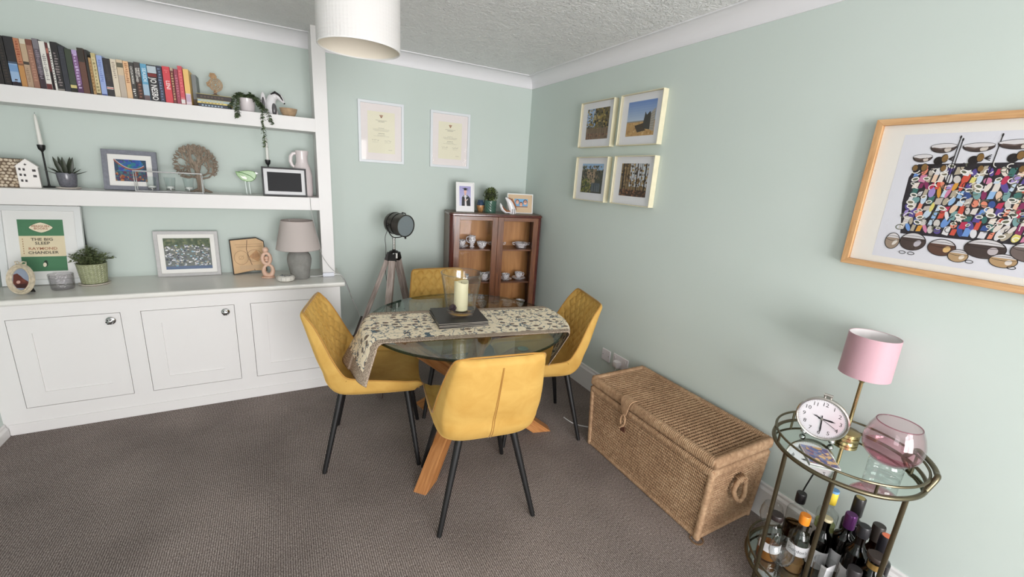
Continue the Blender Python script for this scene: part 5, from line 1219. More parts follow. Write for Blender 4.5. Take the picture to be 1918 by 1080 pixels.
# ================================================================== CHINA DISPLAY CABINET
WAL = wood_mat('walnut_veneer', (84, 48, 29), (132, 82, 51), 2, 1.3, .3, .3, 4); WALH = wood_mat('walnut_veneer_rail', (84, 48, 29), (132, 82, 51), 0, 1.3, .3, .3, 4)
ROSE = wood_mat('dark_polished_corner', (66, 26, 22), (100, 46, 36), 2, 1.0, .18, .5, 4); BACKP = wood_mat('cabinet_back_panel', (166, 110, 56), (196, 140, 80), 2, .7, .5, 0, 3)
SIDEW = wood_mat('side_veneer_reflection', (104, 84, 70), (130, 108, 92), 2, 1.2, .4, .1, 4); INW = wood_mat('cabinet_inner_side', (84, 52, 38), (108, 70, 50), 2, 1.0, .5, 0, 4)  # side veneer greyed to imitate a reflection on it
CL, CDp = .795, .26
CPANE = glass_mat('old_cabinet_glass', (255, 255, 255), .03, 1.18)
t = thing('display_cabinet', 'walnut glass-fronted china cabinet with rounded corners standing in the room corner', 'display cabinet', (CA.x, CA.y, 0), CRZ)
def rbox(x0, x1, y0, y1, r, z0, z1):
    """slab with rounded front corners (front is y0)"""
    pts = [(x0, y1), (x0, y0 + r)] + [(x0 + r - r * math.cos(a), y0 + r - r * math.sin(a)) for a in [PI / 2 * i / 8 for i in range(1, 9)]] + [(x1 - r + r * math.sin(a), y0 + r - r * math.cos(a)) for a in [PI / 2 * i / 8 for i in range(0, 9)]] + [(x1, y1)]
    m = MB(); m.loft([[(a, b, z) for a, b in pts] for z in (z0, z1)]); return m
o = rbox(-.004, CL + .004, -.004, CDp, .035, 1.223, CH - .006).build('top', ROSE, t, smooth=40, bevel=.004)
rbox(.002, CL - .002, .004, CDp - .002, .033, CH - .0065, CH).build('top_board', M_((96, 78, 64), .35, name='worn_cabinet_top', var=.15, vs=8), t, smooth=40, bevel=.002)
rbox(0, CL, 0, CDp, .035, .14, .17).build('base', ROSE, t, smooth=40)
for x in (.02, CL - .06):
    for y in (.02, CDp - .06): m = MB(); m.loft([[(x + .006, y + .006, 0), (x + .034, y + .006, 0), (x + .034, y + .034, 0), (x + .006, y + .034, 0)], [(x, y, .14), (x + .04, y, .14), (x + .04, y + .04, .14), (x, y + .04, .14)]]); m.build('leg', ROSE, t, smooth=0)
MB().box(0, .014, .035, CDp, .17, 1.223).build('side', SIDEW, t, smooth=0); MB().box(CL - .014, CL, .035, CDp, .17, 1.223).build('side', SIDEW, t, smooth=0)
MB().box(.014, .017, .036, CDp - .01, .17, 1.223).build('lining', INW, t, smooth=0); MB().box(CL - .017, CL - .014, .036, CDp - .01, .17, 1.223).build('lining', INW, t, smooth=0)
MB().box(.014, CL - .014, CDp - .008, CDp, .17, 1.223).build('back', BACKP, t, smooth=0)
for sx in (0, 1):
    pts = [(.035, 0)] + [(.035 - .035 * math.sin(a), .035 - .035 * math.cos(a)) for a in [PI / 2 * i / 8 for i in range(1, 9)]] + [(.014, .035), (.035, .022)]
    if sx: pts = [(CL - a, b) for a, b in reversed(pts)]
    m = MB(); m.loft([[(a, b, z) for a, b in pts] for z in (.17, 1.223)]); m.build('corner_post', ROSE, t, smooth=50)
for x0, x1, g0, g1, kx in ((.036, .401, .083, .354, .378), (.4025, .759, .453, .716, .43)):
    dr = MB().box(x0, g0, 0, .02, .172, 1.221).build('door', WAL, t, smooth=0, bevel=.0015)
    MB().box(g1, x1, 0, .02, .172, 1.221).build('stile', WAL, dr, smooth=0, bevel=.0015)
    MB().box(g0, g1, .0, .02, 1.190, 1.221).build('rail', WALH, dr, smooth=0, bevel=.001); MB().box(g0, g1, .0, .02, .172, .215).build('rail', WALH, dr, smooth=0, bevel=.001)
    MB().box(g0 - .002, g1 + .002, .010, .0125, .21, 1.192).build('pane', CPANE, dr, smooth=0)
SH = [.947, .663, .405]
for z in SH: MB().box(.017, CL - .017, .035, CDp - .009, z - .012, z).build('shelf', WALH, t, smooth=0, bevel=.001)

# ------------------------------------------------------------------ china
def china_mat():
    m, nt, b = new_mat('dark_floral_china'); tc = N(nt, 'ShaderNodeTexCoord')
    v = N(nt, 'ShaderNodeTexVoronoi'); v.inputs['Scale'].default_value = 120; v.inputs['Randomness'].default_value = 1; nt.links.new(tc.outputs['Object'], v.inputs['Vector'])
    no = N(nt, 'ShaderNodeTexNoise'); no.inputs['Scale'].default_value = 70; nt.links.new(tc.outputs['Object'], no.inputs['Vector'])
    ad = N(nt, 'ShaderNodeMath', operation='MULTIPLY_ADD'); ad.inputs[1].default_value = .9; ad.inputs[2].default_value = 0
    nt.links.new(no.outputs[0], ad.inputs[0]); a2 = N(nt, 'ShaderNodeMath', operation='ADD'); nt.links.new(v.outputs['Distance'], a2.inputs[0]); nt.links.new(ad.outputs[0], a2.inputs[1])
    r = ramp(nt, [(0, (52, 40, 48)), (.70, (128, 100, 98)), (.77, (230, 228, 230))], 'CONSTANT'); nt.links.new(a2.outputs[0], r.inputs[0]); nt.links.new(r.outputs[0], b.inputs['Base Color'])
    b.inputs['Roughness'].default_value = .12; return m
CHINA = china_mat(); CW = M_((228, 226, 230), .12, name='white_china')
def cpos(u, d_, z): p = CA + CU * u + CD * d_; return (p.x, p.y, z)
GRP = 'floral china in the display cabinet'
def saucer(u, z, lab, r=.058, d_=.13):
    o = MB().lathe([(0, 0), (r * .5, 0), (r * .55, .003), (r * .95, .012), (r, .014), (r * .97, .0155), (r * .5, .005), (0, .005)], 32).build('saucer', CHINA); o.location = cpos(u, d_, z); o.rotation_euler = (0, 0, CRZ); return tag(o, lab, 'saucer', GRP)
def cup(u, z, lab, s=1.0, hdl=0.0, d_=.13, name='teacup'):
    t = thing(name, lab, 'cup', cpos(u, d_, z), CRZ + hdl, GRP)
    MB().lathe([(0, 0), (.017 * s, 0), (.018 * s, .004 * s), (.028 * s, .014 * s), (.036 * s, .034 * s), (.040 * s, .052 * s), (.0385 * s, .053 * s), (.034 * s, .034 * s), (.026 * s, .016 * s), (0, .008 * s)], 32).build('bowl', CHINA, t)
    MB().tube([(.037 * s, 0, .045 * s), (.050 * s, 0, .047 * s), (.057 * s, 0, .036 * s), (.052 * s, 0, .022 * s), (.033 * s, 0, .018 * s)], .003 * s, 8).build('handle', CW, t)
    return t
def soup(u, z, lab, d_=.13):
    t = thing('soup_bowl', lab, 'bowl', cpos(u, d_, z), CRZ, GRP)
    MB().lathe([(0, 0), (.036, 0), (.045, .005), (.05, .008), (.03, .008), (.03, .012), (.05, .022), (.064, .046), (.062, .0465), (.046, .024), (0, .014)], 36).build('bowl', CHINA, t)
    for sx in (-1, 1): MB().tube([(sx * .062, 0, .044), (sx * .082, 0, .046), (sx * .080, 0, .034), (sx * .060, 0, .026)], .0032, 8).build('handle', CW, t)
z = SH[0] + .0003
saucer(.128, z, 'lower saucer at the left of the cabinet top shelf'); saucer(.128, z + .0062, 'upper saucer under the cup on the cabinet top shelf', .054); cup(.128, z + .0117, 'white cup on two saucers at the left of the cabinet top shelf', .95, 2.6)
t = thing('milk_jug', 'floral china milk jug standing on the cabinet top shelf', 'jug', cpos(.222, .15, z), CRZ, GRP)
MB().lathe([(0, 0), (.022, 0), (.022, .006), (.014, .014), (.020, .03), (.030, .048), (.033, .062), (.028, .080), (.031, .096), (.029, .097), (.025, .080), (.028, .062), (0, .03)], 28).build('body', CHINA, t); MB().tube([(-.028, 0, .086), (-.046, 0, .084), (-.05, 0, .066), (-.040, 0, .044), (-.022, 0, .036)], .0034, 8).build('handle', CW, t)
t = thing('sugar_bowl', 'small floral china sugar bowl next to the milk jug', 'bowl', cpos(.296, .10, z), CRZ, GRP); MB().lathe([(0, 0), (.018, 0), (.020, .004), (.034, .018), (.042, .040), (.045, .054), (.043, .054), (.034, .022), (0, .010)], 28).build('bowl', CHINA, t)
soup(.437, z, 'two-handled floral soup bowl half hidden behind the cabinet door stiles'); soup(.662, z, 'two-handled floral soup bowl at the right of the cabinet top shelf')
z = SH[1] + .0003
cup(.165, z, 'floral cup seen behind the vase rim on the cabinet middle shelf', .9, 3.0); saucer(.335, z, 'saucer under the cup on the cabinet middle shelf, left door', .056, .11); cup(.335, z + .0057, 'floral cup with handle on the cabinet middle shelf, left door', 1.05, .2, .11); cup(.405, z, 'floral cup behind the centre stile on the cabinet middle shelf', .95, .6, .19)
saucer(.530, z, 'saucer at the left of the right-hand door on the middle shelf', .054, .11); cup(.530, z + .0057, 'floral cup at the left of the right-hand door on the middle shelf', .92, 2.4, .11); saucer(.658, z, 'lower saucer under the rightmost middle-shelf cup', .062); saucer(.658, z + .0062, 'upper saucer under the rightmost middle-shelf cup', .058); cup(.658, z + .0117, 'rightmost floral cup on the cabinet middle shelf', .95, .1)
z = SH[2] + .0003
cup(.33, z, 'floral cup low in the cabinet seen through the table glass', 1.1, 2.8); soup(.57, z, 'floral bowl low in the cabinet seen through the table glass', .16); cup(.69, z, 'rightmost floral cup low in the cabinet', 1.1, 2.5)

# ------------------------------------------------------------------ on top of the cabinet
t = thing('topiary', 'round leafy topiary ball in a ribbed dark green pot on the cabinet', 'potted plant', cabpos(.362, .13, CH + .0003), CRZ)
def tpot(u, v):
    a = 2 * PI * u; r = .048 + .005 * v + .0012 * math.sin(12 * a + 9 * PI * v) * math.sin(PI * v); return (r * math.cos(a), r * math.sin(a), .098 * v)
m = MB(); m.grid(tpot, 120, 30); m.lathe([(0, 0), (.048, 0)], 30); m.lathe([(.053, .098), (.050, .098), (.047, .085), (0, .083)], 30); m.build('pot', M_((66, 98, 84), .15, name='dark_green_glaze', var=.12, vs=40), t, smooth=70)
lf = MB(); rg = random.Random(17)
for k in range(420):
    zz = rg.uniform(-.75, 1); a = rg.uniform(0, 2 * PI); s = math.sqrt(1 - zz * zz); d_ = Vector((s * math.cos(a), s * math.sin(a), zz)); leaf(lf, Vector((0, 0, .145)) + d_ * rg.uniform(.042, .056), d_ + Vector((rg.uniform(-.6, .6), rg.uniform(-.6, .6), rg.uniform(-.3, .6))), .017, .010, .2)
MB().ball((0, 0, .142), .045, 12).cyl((0, 0, .08), (0, 0, .12), .006).build('core', M_((44, 50, 32), .9, name='dark_core'), t); stuff(lf.build('foliage', leafmat((50, 68, 34), (132, 146, 84), 'topiary_leaf'), t, smooth=0))
t = thing('painted_vase', 'small blue and orange painted vase behind the graduation portrait', 'vase', cabpos(.288, .17, CH + .0003), CRZ)
MB().lathe([(0, 0), (.018, 0), (.022, .006), (.030, .03), (.033, .055), (.027, .078), (.022, .088), (.025, .096), (.022, .096), (.019, .086), (0, .08)], 28).build('body', M_((176, 130, 84), .3, name='painted_vase_orange', var=.5, vs=45), t); MB().lathe([(.0336, .055), (.0276, .0785), (.0226, .088), (.0256, .0962), (.0245, .0965)], 28).build('neck_band', M_((52, 72, 96), .3, name='painted_vase_blue', var=.3, vs=60), t)
t = thing('fox_figurine', 'white and russet glazed fox figurine with a raised snout and curled tail', 'figurine', cabpos(.498, .055, CH + .0003), CRZ)
RUS = M_((150, 92, 56), .15, name='russet_glaze', var=.25, vs=30)
m = MB(); m.tube([(.045, 0, .0), (.036, 0, .035), (.022, 0, .070), (.006, 0, .100), (-.016, 0, .122), (-.030, 0, .132)], [.030, .031, .028, .022, .012, .004], 14, flat=.75); m.build('body', GW, t)
m = MB(); m.tube([(.062, .004, .03), (.050, .004, .07), (.030, .003, .102), (.006, .002, .122), (-.012, .001, .130)], [.014, .018, .016, .010, .004], 10, flat=.9); m.build('back', RUS, t)
for sx in (-.008, .008): m = MB(); m.prism([(.02, .105), (.036, .112), (.030, .128)], sx - .002, sx + .002); m.build('ear', RUS, t, smooth=0)
m = MB(); m.ball((-.031, 0, .1325), .0042, 7); m.build('nose', GB, t)
for sx in (.032, .05): m = MB(); m.tube([(sx, -.024, .004), (sx - .001, -.025, .024), (sx - .003, -.0235, .044)], .0028, 7); m.build('leg_stripe', GB, t)
m = MB(); m.tube([(.016, 0, .014), (-.020, 0, .014), (-.050, 0, .036), (-.066, 0, .066), (-.071, 0, .086)], [.012, .016, .020, .015, .003], 12, flat=.8); m.build('tail', GW, t)
m = MB(); m.tube([(.014, -.010, .022), (-.016, -.013, .023), (-.042, -.013, .042), (-.056, -.010, .064)], [.010, .012, .012, .004], 10, flat=.6); m.build('tail_marking', RUS, t)

# ================================================================== TRIPOD LAMP
t = thing('tripod_lamp', 'studio tripod floor lamp with a dark metal drum head and weathered wooden legs', 'floor lamp', (-1.302, -.40, 0))
STEEL = M_((92, 88, 84), .32, .9, name='smoked_steel', var=.12, vs=12); GUN = M_((48, 46, 46), .4, .8, name='gunmetal')
OLDW = wood_mat('weathered_grey_wood', (138, 124, 118), (188, 174, 166), 2, 1.5, .75, 0, 5, (.35, .7)); TIP = wood_mat('dark_leg_tip', (48, 38, 34), (72, 58, 50), 2, 1.5, .6, 0, 5)
for k, (a, rr) in enumerate(((165, .385), (47, .40), (243, .40))):
    ft = Vector((rr * math.cos(math.radians(a)), rr * math.sin(math.radians(a)), 0)); hb = Vector((.03 * math.cos(math.radians(a)), .03 * math.sin(math.radians(a)), .955)); ax = ft - hb; R0 = ax.to_track_quat('-Z', 'Y').to_matrix().to_4x4(); T0 = TR(*hb) @ R0; L = ax.length
    T0 = T0 @ RZ(0)
    def at_(m, s0, s1, w_, d_, off=0): return m.box(-w_ / 2 + off, w_ / 2 + off, -d_ / 2, d_ / 2, -s1, -s0)
    o = at_(MB(), .03, L * .70, .046, .034).build('leg', OLDW, t, smooth=0, bevel=.002); o.matrix_local = T0
    q = at_(MB(), L * .52, L - .004, .034, .022, 0); q.v = [(x, y + .021, z) for x, y, z in q.v]; o2 = q.build('extension', TIP, o, smooth=0, bevel=.001)
    q = at_(MB(), .0, .055, .050, .038); q.build('top_bracket', GUN, o, smooth=0, bevel=.002)
    q = MB().box(-.028, .028, -.020, .036, -L * .70 - .012, -L * .70 + .016); q.build('clamp', GUN, o, smooth=0, bevel=.002)
    q = MB(); q.cyl((-.034, .0, -L * .52), (.034, .0, -L * .52), .004, n=10); q.ball((-.036, 0, -L * .52), .008, 8); q.build('knob', GUN, o)
MB().lathe([(0, .925), (.03, .925), (.042, .935), (.042, .96), (.028, .972), (.012, .976), (.012, .985), (0, .985)], 24).build('hub', GUN, t)
MB().box(-.018, .014, -.048, -.044, .925, .962).build('plate', M_((206, 204, 200), .4, .3, name='pale_name_plate'), t, smooth=0)
MB().lathe([(0, .985), (.0105, .985), (.0105, 1.06), (.013, 1.062), (.013, 1.07), (0, 1.07)], 16).build('stem', CHROME, t)
hc = Vector((.028, -.0, 1.168)); fa = math.radians(296); ax = Vector((math.cos(fa), math.sin(fa), -.06)).normalized(); R0 = ax.to_track_quat('Z', 'Y').to_matrix().to_4x4(); T0 = TR(*hc) @ R0
hd = MB(); hd.lathe([(0, -.082), (.045, -.082), (.066, -.074), (.075, -.06), (.0775, -.05), (.0775, .078), (.080, .080), (.080, .090), (.074, .091), (.072, .084)], 44); hd.f = hd.f[:-1]; hd.c = hd.c[:-1]
o = hd.build('drum', STEEL, t); o.matrix_local = T0
MB().lathe([(0, .080), (.073, .080), (.073, .086), (0, .0862)], 40).build('lens', M_((128, 138, 142), .25, .2, name='frosted_lens'), o)
MB().tube([(.0785 * math.cos(a), .0785 * math.sin(a), .02) for a in [2 * PI * i / 44 for i in range(44)]], .0022, 6, True).tube([(.0785 * math.cos(a), .0785 * math.sin(a), -.03) for a in [2 * PI * i / 44 for i in range(44)]], .0022, 6, True).build('band', GUN, o)
sd = Vector((-math.sin(fa), math.cos(fa), 0)); m = MB()
m.tube(smooth_path([hc + sd * .084, hc + sd * .084 - Vector((0, 0, .04)), hc + sd * .05 - Vector((0, 0, .088)), hc - Vector((0, 0, .098)), hc - sd * .05 - Vector((0, 0, .088)), hc - sd * .084 - Vector((0, 0, .04)), hc - sd * .084]), .0035, 8); m.ball(hc + sd * .088, .009, 8); m.ball(hc - sd * .088, .009, 8); m.build('yoke', GUN, t)
m = MB(); m.tube([hc + ax * .05 + Vector((0, 0, .079)), hc + ax * .05 + Vector((0, 0, .088)), hc + ax * .085 + Vector((0, 0, .088)), hc + ax * .085 + Vector((0, 0, .079))], .0045, 6); m.ball(hc + ax * .084 - Vector((0, 0, .085)), .008, 7); m.build('clip', GUN, t)
m = MB(); m.tube(smooth_path([hc - ax * .08 + Vector((0, 0, -.01)), (-.05, .05, 1.07), (-.045, .06, .98), (-.05, .05, .80), (-.03, .06, .62), (-.06, .10, .50), (-.10, .15, .42), (-.12, .2, .25)]), .0022, 6); m.build('flex', M_((60, 58, 56), .5, name='dark_flex'), t)
# ================================================================== SOCKETS AND CABLE ON THE RIGHT WALL
PLAST = M_((226, 222, 224), .35, name='white_socket_plastic')
t = thing('blank_socket_plate', 'single white blanking plate on the right wall above the skirting', 'wall plate', (0, -1.343, .345), -PI / 2)
MB().box(-.043, .043, -.009, 0, -.043, .043).build('plate', PLAST, t, smooth=0, bevel=.003)
for x in (-.03, .03): MB().lathe([(0, 0), (.0032, 0), (.0032, .0006), (0, .0006)], 10, M=TR(x, -.009, 0) @ RX(PI / 2)).build('screw', M_((120, 116, 116), .3, .8, name='screw_head'), t)
t = thing('power_socket', 'double white power socket with a plug behind the wicker trunk', 'socket', (0, -1.492, .352), -PI / 2)
MB().box(-.073, .073, -.009, 0, -.043, .043).build('plate', PLAST, t, smooth=0, bevel=.003)
for x in (-.05, .05): MB().box(x - .006, x + .006, -.013, -.009, .012, .03).build('rocker', PLAST, t, smooth=0, bevel=.001)
t2 = thing('plug', 'white moulded plug in the double socket with its cable', 'plug', (-.0095, -1.482, .338), -PI / 2)
m = MB(); m.loft([[(a * s, -y, b * s) for a, b in ((-.024, -.024), (.024, -.024), (.027, 0), (.024, .022), (-.024, .022), (-.027, 0))] for s, y in ((1, 0.0), (1, .02), (.86, .036), (.6, .040))]); m.build('body', PLAST, t2, smooth=40)
MB().tube(smooth_path([(.0, -.02, -.02), (.0, -.026, -.05), (-.03, -.03, -.12), (-.03, -.03, -.22), (-.02, -.035, -.32)]), .003, 8).build('flex', CABLE, t2)
tag(MB().tube(smooth_path([(-.028, -1.44, .004), (-.08, -1.55, .004), (-.20, -1.66, .004), (-.32, -1.63, .004), (-.40, -1.55, .004), (-.42, -1.46, .004)]), .0034, 8).build('floor_cable', CABLE), 'white cable lying on the carpet between the chair and the trunk', 'cable')

# ================================================================== WICKER TRUNK
def rope_mat():
    m, nt, b = new_mat('seagrass_rope'); tc = N(nt, 'ShaderNodeTexCoord')
    no = N(nt, 'ShaderNodeTexNoise'); no.inputs['Scale'].default_value = 60; no.inputs['Detail'].default_value = 5; nt.links.new(tc.outputs['Object'], no.inputs['Vector'])
    n2 = N(nt, 'ShaderNodeTexNoise'); n2.inputs['Scale'].default_value = 6; nt.links.new(tc.outputs['Object'], n2.inputs['Vector'])
    ad = N(nt, 'ShaderNodeMath', operation='MULTIPLY_ADD'); ad.inputs[1].default_value = .6; nt.links.new(no.outputs[0], ad.inputs[0])
    mu = N(nt, 'ShaderNodeMath', operation='MULTIPLY'); mu.inputs[1].default_value = .4; nt.links.new(n2.outputs[0], mu.inputs[0]); nt.links.new(mu.outputs[0], ad.inputs[2])
    r = ramp(nt, [(.3, (140, 110, 84)), (.5, (168, 136, 106)), (.7, (194, 164, 132))]); nt.links.new(ad.outputs[0], r.inputs[0]); nt.links.new(r.outputs[0], b.inputs['Base Color'])
    b.inputs['Roughness'].default_value = .8; b.inputs['Specular IOR Level'].default_value = .2
    n3 = N(nt, 'ShaderNodeTexNoise'); n3.inputs['Scale'].default_value = 300; nt.links.new(tc.outputs['Object'], n3.inputs['Vector'])
    bp = N(nt, 'ShaderNodeBump'); bp.inputs['Strength'].default_value = .35; bp.inputs['Distance'].default_value = .003; nt.links.new(n3.outputs[0], bp.inputs['Height']); nt.links.new(bp.outputs[0], b.inputs['Normal']); return m
ROPE = rope_mat(); WDARK = M_((56, 40, 28), .9, name='wicker_core')
t = thing('wicker_trunk', 'large woven seagrass trunk with a rope handle against the right wall', 'trunk', (-.25, -2.15, 0))
HX, HY, HB, HT = .205, .42, .372, .445
def plait(m, a, b, n_, rad=.0043, hr=.0036, pitch=.030, ph=0.0):
    """two strands twisted round each other from a to b; n_ = outward normal"""
    a, b, n_ = Vector(a), Vector(b), Vector(n_); d_ = (b - a); L = d_.length; d_.normalize(); s = n_.cross(d_); seg = max(8, int(L / pitch * 6))
    for k in (0, PI):
        m.tube([a + d_ * (L * i / seg) + n_ * (hr * math.sin(2 * PI * L * i / seg / pitch + k + ph)) + s * (hr * 1.15 * math.cos(2 * PI * L * i / seg / pitch + k + ph)) for i in range(seg + 1)], rad, 5, cap=False)
def wrap(m, a, b, w_, h_, up=Vector((0, 0, 1)), pitch=.009):
    a, b = Vector(a), Vector(b); d_ = (b - a); L = d_.length; d_.normalize(); s = d_.cross(up).normalized(); u = s.cross(d_); n = int(L / pitch) * 3; loops = []; rg = random.Random(int(L * 1e4))
    jit = [rg.uniform(.97, 1.03) for _ in range(n // 3 + 2)]
    for i in range(n + 1):
        g = (1.0, .98, .84)[i % 3] * jit[i // 3]; c = a + d_ * (L * i / n); lp = []
        for j in range(12):
            th = 2 * PI * j / 12; cx, sx = math.cos(th), math.sin(th); q = (abs(cx) ** 3 + abs(sx) ** 3) ** (-1 / 3)
            lp.append(c + s * (w_ / 2 * g * q * cx) + u * (h_ / 2 * g * q * sx) + d_ * (.0028 * sx))
        loops.append(lp)
    m.loft(loops)
def tw(z): return .955 + .045 * min(1, z / HB)      # the body narrows slightly towards the floor
MB().box(-HX + .03, HX - .03, -HY + .03, HY - .03, .03, HB).build('core', WDARK, t, smooth=0)
m = MB()
for i in range(21):
    z = .032 + (HB - .06) * i / 20; k = tw(z); plait(m, (-HX * k + .012, HY * k - .012, z), (-HX * k + .012, -HY * k + .012, z), (-1, 0, 0), ph=i * 2.2)
stuff(m.build('front_weave', ROPE, t, smooth=180))
for sy, nm in ((-1, 'end_weave'), (1, 'end_weave')):
    m = MB()
    for i in range(21): z = .032 + (HB - .06) * i / 20; k = tw(z); plait(m, (-HX * k + .012, sy * (HY * k - .012), z), (HX * k - .012, sy * (HY * k - .012), z), (0, sy, 0), ph=i * 2.2)
    stuff(m.build(nm, ROPE, t, smooth=180))
m = MB()
for i in range(8): z = .04 + .042 * i; k = tw(z); plait(m, (HX * k - .012, HY * k - .012, z), (HX * k - .012, -HY * k + .012, z), (1, 0, 0), .010, .010, .06)
stuff(m.build('back_weave', ROPE, t, smooth=180))
for sx in (-1, 1):
    for sy in (-1, 1):
        k0, k1 = tw(0), 1; m = MB(); wrap(m, (sx * (HX * k0 - .012), sy * (HY * k0 - .012), .006), (sx * (HX - .012), sy * (HY - .012), HB), .03, .03, Vector((0, 1, 0))); m.build('corner_post', ROPE, t, smooth=180)
for z, w_, h_, nm in ((.014, .022, .026, 'bottom_rail'), (HB - .006, .030, .040, 'top_rail')):
    k = tw(z); X, Y = HX * k - .012, HY * k - .012
    for a, b in (((-X, Y), (-X, -Y)), ((X, Y), (X, -Y)), ((-X, -Y), (X, -Y)), ((-X, Y), (X, Y))):
        m = MB(); wrap(m, (*a, z), (*b, z), w_, h_); m.build(nm, ROPE, t, smooth=180)
lid = MB().box(-HX + .028, HX - .028, -HY + .028, HY - .028, HB + .022, HT - .026).build('lid', WDARK, t, smooth=0)
X, Y = HX - .010, HY - .010
for a, b in (((-X, Y), (-X, -Y)), ((X, Y), (X, -Y)), ((-X, -Y), (X, -Y)), ((-X, Y), (X, Y))):
    m = MB(); wrap(m, (*a, HT - .027), (*b, HT - .027), .036, .054); m.build('lid_rail', ROPE, lid, smooth=180)
m = MB()
for i in range(42):
    y = -HY + .036 + (2 * HY - .072) * i / 41; plait(m, (-HX + .024, y, HT - .018), (HX - .024, y, HT - .018), (0, 0, 1), .0048, .0040, .030, i * 2.5)
stuff(m.build('top_weave', ROPE, lid, smooth=180))
# clasp: tapering woven tongue, rope loop and toggle
cy = .115; xf = -HX - .010
m = MB()
for k in range(9):
    f = (k - 4) / 4; m.tube(smooth_path([(-HX + .03, cy + f * .034, HT + .004), (-HX - .002, cy + f * .034, HT + .003), (xf - .005, cy + f * .030, HT - .012), (xf - .006, cy + f * .022, HT - .045), (xf - .004, cy + f * .010, HT - .085)], 4), .0042, 6)
m.build('clasp_tongue', ROPE, lid, smooth=180)
MB().tube([(xf - .008 - .002 * math.sin(a), cy + .014 * math.sin(a), HT - .118 + .034 * math.cos(a)) for a in [2 * PI * i / 24 for i in range(24)]], .0052, 8, True).build('clasp_loop', ROPE, lid)
MB().tube([(xf - .010, cy - .010, HT - .14), (xf - .014, cy + .012, HT - .165)], .006, 8).build('toggle', ROPE, t)
m = MB(); m.prism([(cy - .016, HT - .186), (cy + .016, HT - .186), (cy + .016, HT - .160), (cy, HT - .150), (cy - .016, HT - .160)], -.002, .002, TR(xf, 0, 0) @ RZ(PI / 2) @ Matrix.Diagonal((1, 1, 1, 1))); m.build('leather_tab', M_((84, 50, 36), .6, name='brown_leather'), t, smooth=0)
# rope handle on the near end
m = MB(); hz, hx_ = .268, -.010; P = [(hx_ + .040 * math.cos(a), -HY - .014 - .014 * max(0, -math.sin(a)), hz - .02 + .052 * math.sin(a)) for a in [2 * PI * i / 30 for i in range(30)]]
m.tube(P, [.0095 if i % 2 else .0115 for i in range(30)], 9, True); m.build('rope_handle', ROPE, t, smooth=180)
m = MB()
for k in range(5): m.tube([(hx_ - .024 + .012 * k, -HY + .002, hz + .042), (hx_ - .022 + .011 * k, -HY - .028, hz + .032), (hx_ - .018 + .009 * k, -HY - .022, hz + .012), (hx_ - .02 + .01 * k, -HY + .004, hz + .008)], .0042, 6)
m.build('handle_binding', ROPE, t, smooth=180)
shell([(.026, 0), (.030, 0), (.031, .006), (.027, .006), (.026, 0)], 24).build('furniture_cup', M_((120, 92, 66), .4, name='amber_cup'), t).location = (-HX * .955 + .008, -HY * .955 + .006, 0)

# ================================================================== BAR CART
BRASS = M_((110, 102, 82), .3, .95, name='antique_brass', var=.12, vs=20); MIRR = M_((214, 224, 218), .015, 1.0, name='mirror')
CC = Vector((-.25, -2.907, 0)); RR = .222
t = thing('bar_cart', 'round antique-brass drinks trolley with a mirrored top tray', 'bar cart', CC)
def circ(r, z, n=72, a0=0, a1=2 * PI): return [(r * math.cos(a0 + (a1 - a0) * i / n), r * math.sin(a0 + (a1 - a0) * i / n), z) for i in range(n)]
for z in (.642, .105): MB().tube(circ(RR, z), .0078, 10, True).build('ring', BRASS, t)
for z in (.684, .150): MB().tube(circ(RR, z), .0042, 8, True).build('rail', BRASS, t)
MB().lathe([(0, .638), (RR - .004, .638), (RR - .004, .644), (0, .644)], 72).build('top_tray', MIRR, t, smooth=30)
MB().lathe([(0, .100), (RR - .004, .100), (RR - .004, .106), (0, .106)], 72).build('lower_tray', M_((150, 156, 152), .05, .9, name='smoky_mirror'), t, smooth=30)
for a in (154.6, 196.8, 250.2, 22):
    c, s = math.cos(math.radians(a)) * RR, math.sin(math.radians(a)) * RR
    MB().tube([(c, s, .0), (c, s, .642)], .0074, 12).build('leg', BRASS, t)
for a in (196.8, 280, 320, 110, 140, 225, 30, 75):
    c, s = math.cos(math.radians(a)) * RR, math.sin(math.radians(a)) * RR
    for z in (.642, .105): MB().cyl((c, s, z), (c, s, z + .043), .0045, n=8).build('strut', BRASS, t)
hp = [(RR * math.cos(math.radians(278)), RR * math.sin(math.radians(278)), .645)] + [((RR + .014) * math.cos(math.radians(a)), (RR + .014) * math.sin(math.radians(a)), .690) for a in (284, 291, 298, 305, 312, 319, 326)] + [(RR * math.cos(math.radians(332)), RR * math.sin(math.radians(332)), .645)]
MB().tube(smooth_path(hp, 5), .0085, 10).build('handle', BRASS, t)
TOP = .6445
# clock
t = thing('clock', 'round silver table clock with black numerals on the trolley', 'clock', (-.229, -2.806, TOP + .0003), math.radians(-72.5))
CRM = M_((196, 192, 186), .22, .9, name='brushed_nickel'); K = TR(0, -.018, .0915) @ RX(PI / 2)
m = MB(); m.lathe([(0, -.036), (.06, -.036), (.074, -.028), (.078, -.012), (.078, .006), (.083, .008), (.084, .014), (.080, .018), (.0755, .016), (.0745, .010), (0, .010)], 56, M=K); m.build('case', CRM, t)
MB().lathe([(0, .0102), (.0745, .0102), (.0745, .0106), (0, .0106)], 56, M=K).build('dial', M_((236, 236, 240), .5, name='white_dial'), t, smooth=0)
NUM = M_((62, 60, 62), .6, name='dark_numeral_ink')
for h_ in range(1, 13):
    a = PI / 2 - h_ * PI / 6; text('numeral', str(h_), .0215, NUM, t, TR(.0575 * math.cos(a), -.0289, .0915 + .0575 * math.sin(a)), depth=.0001)
m = MB()
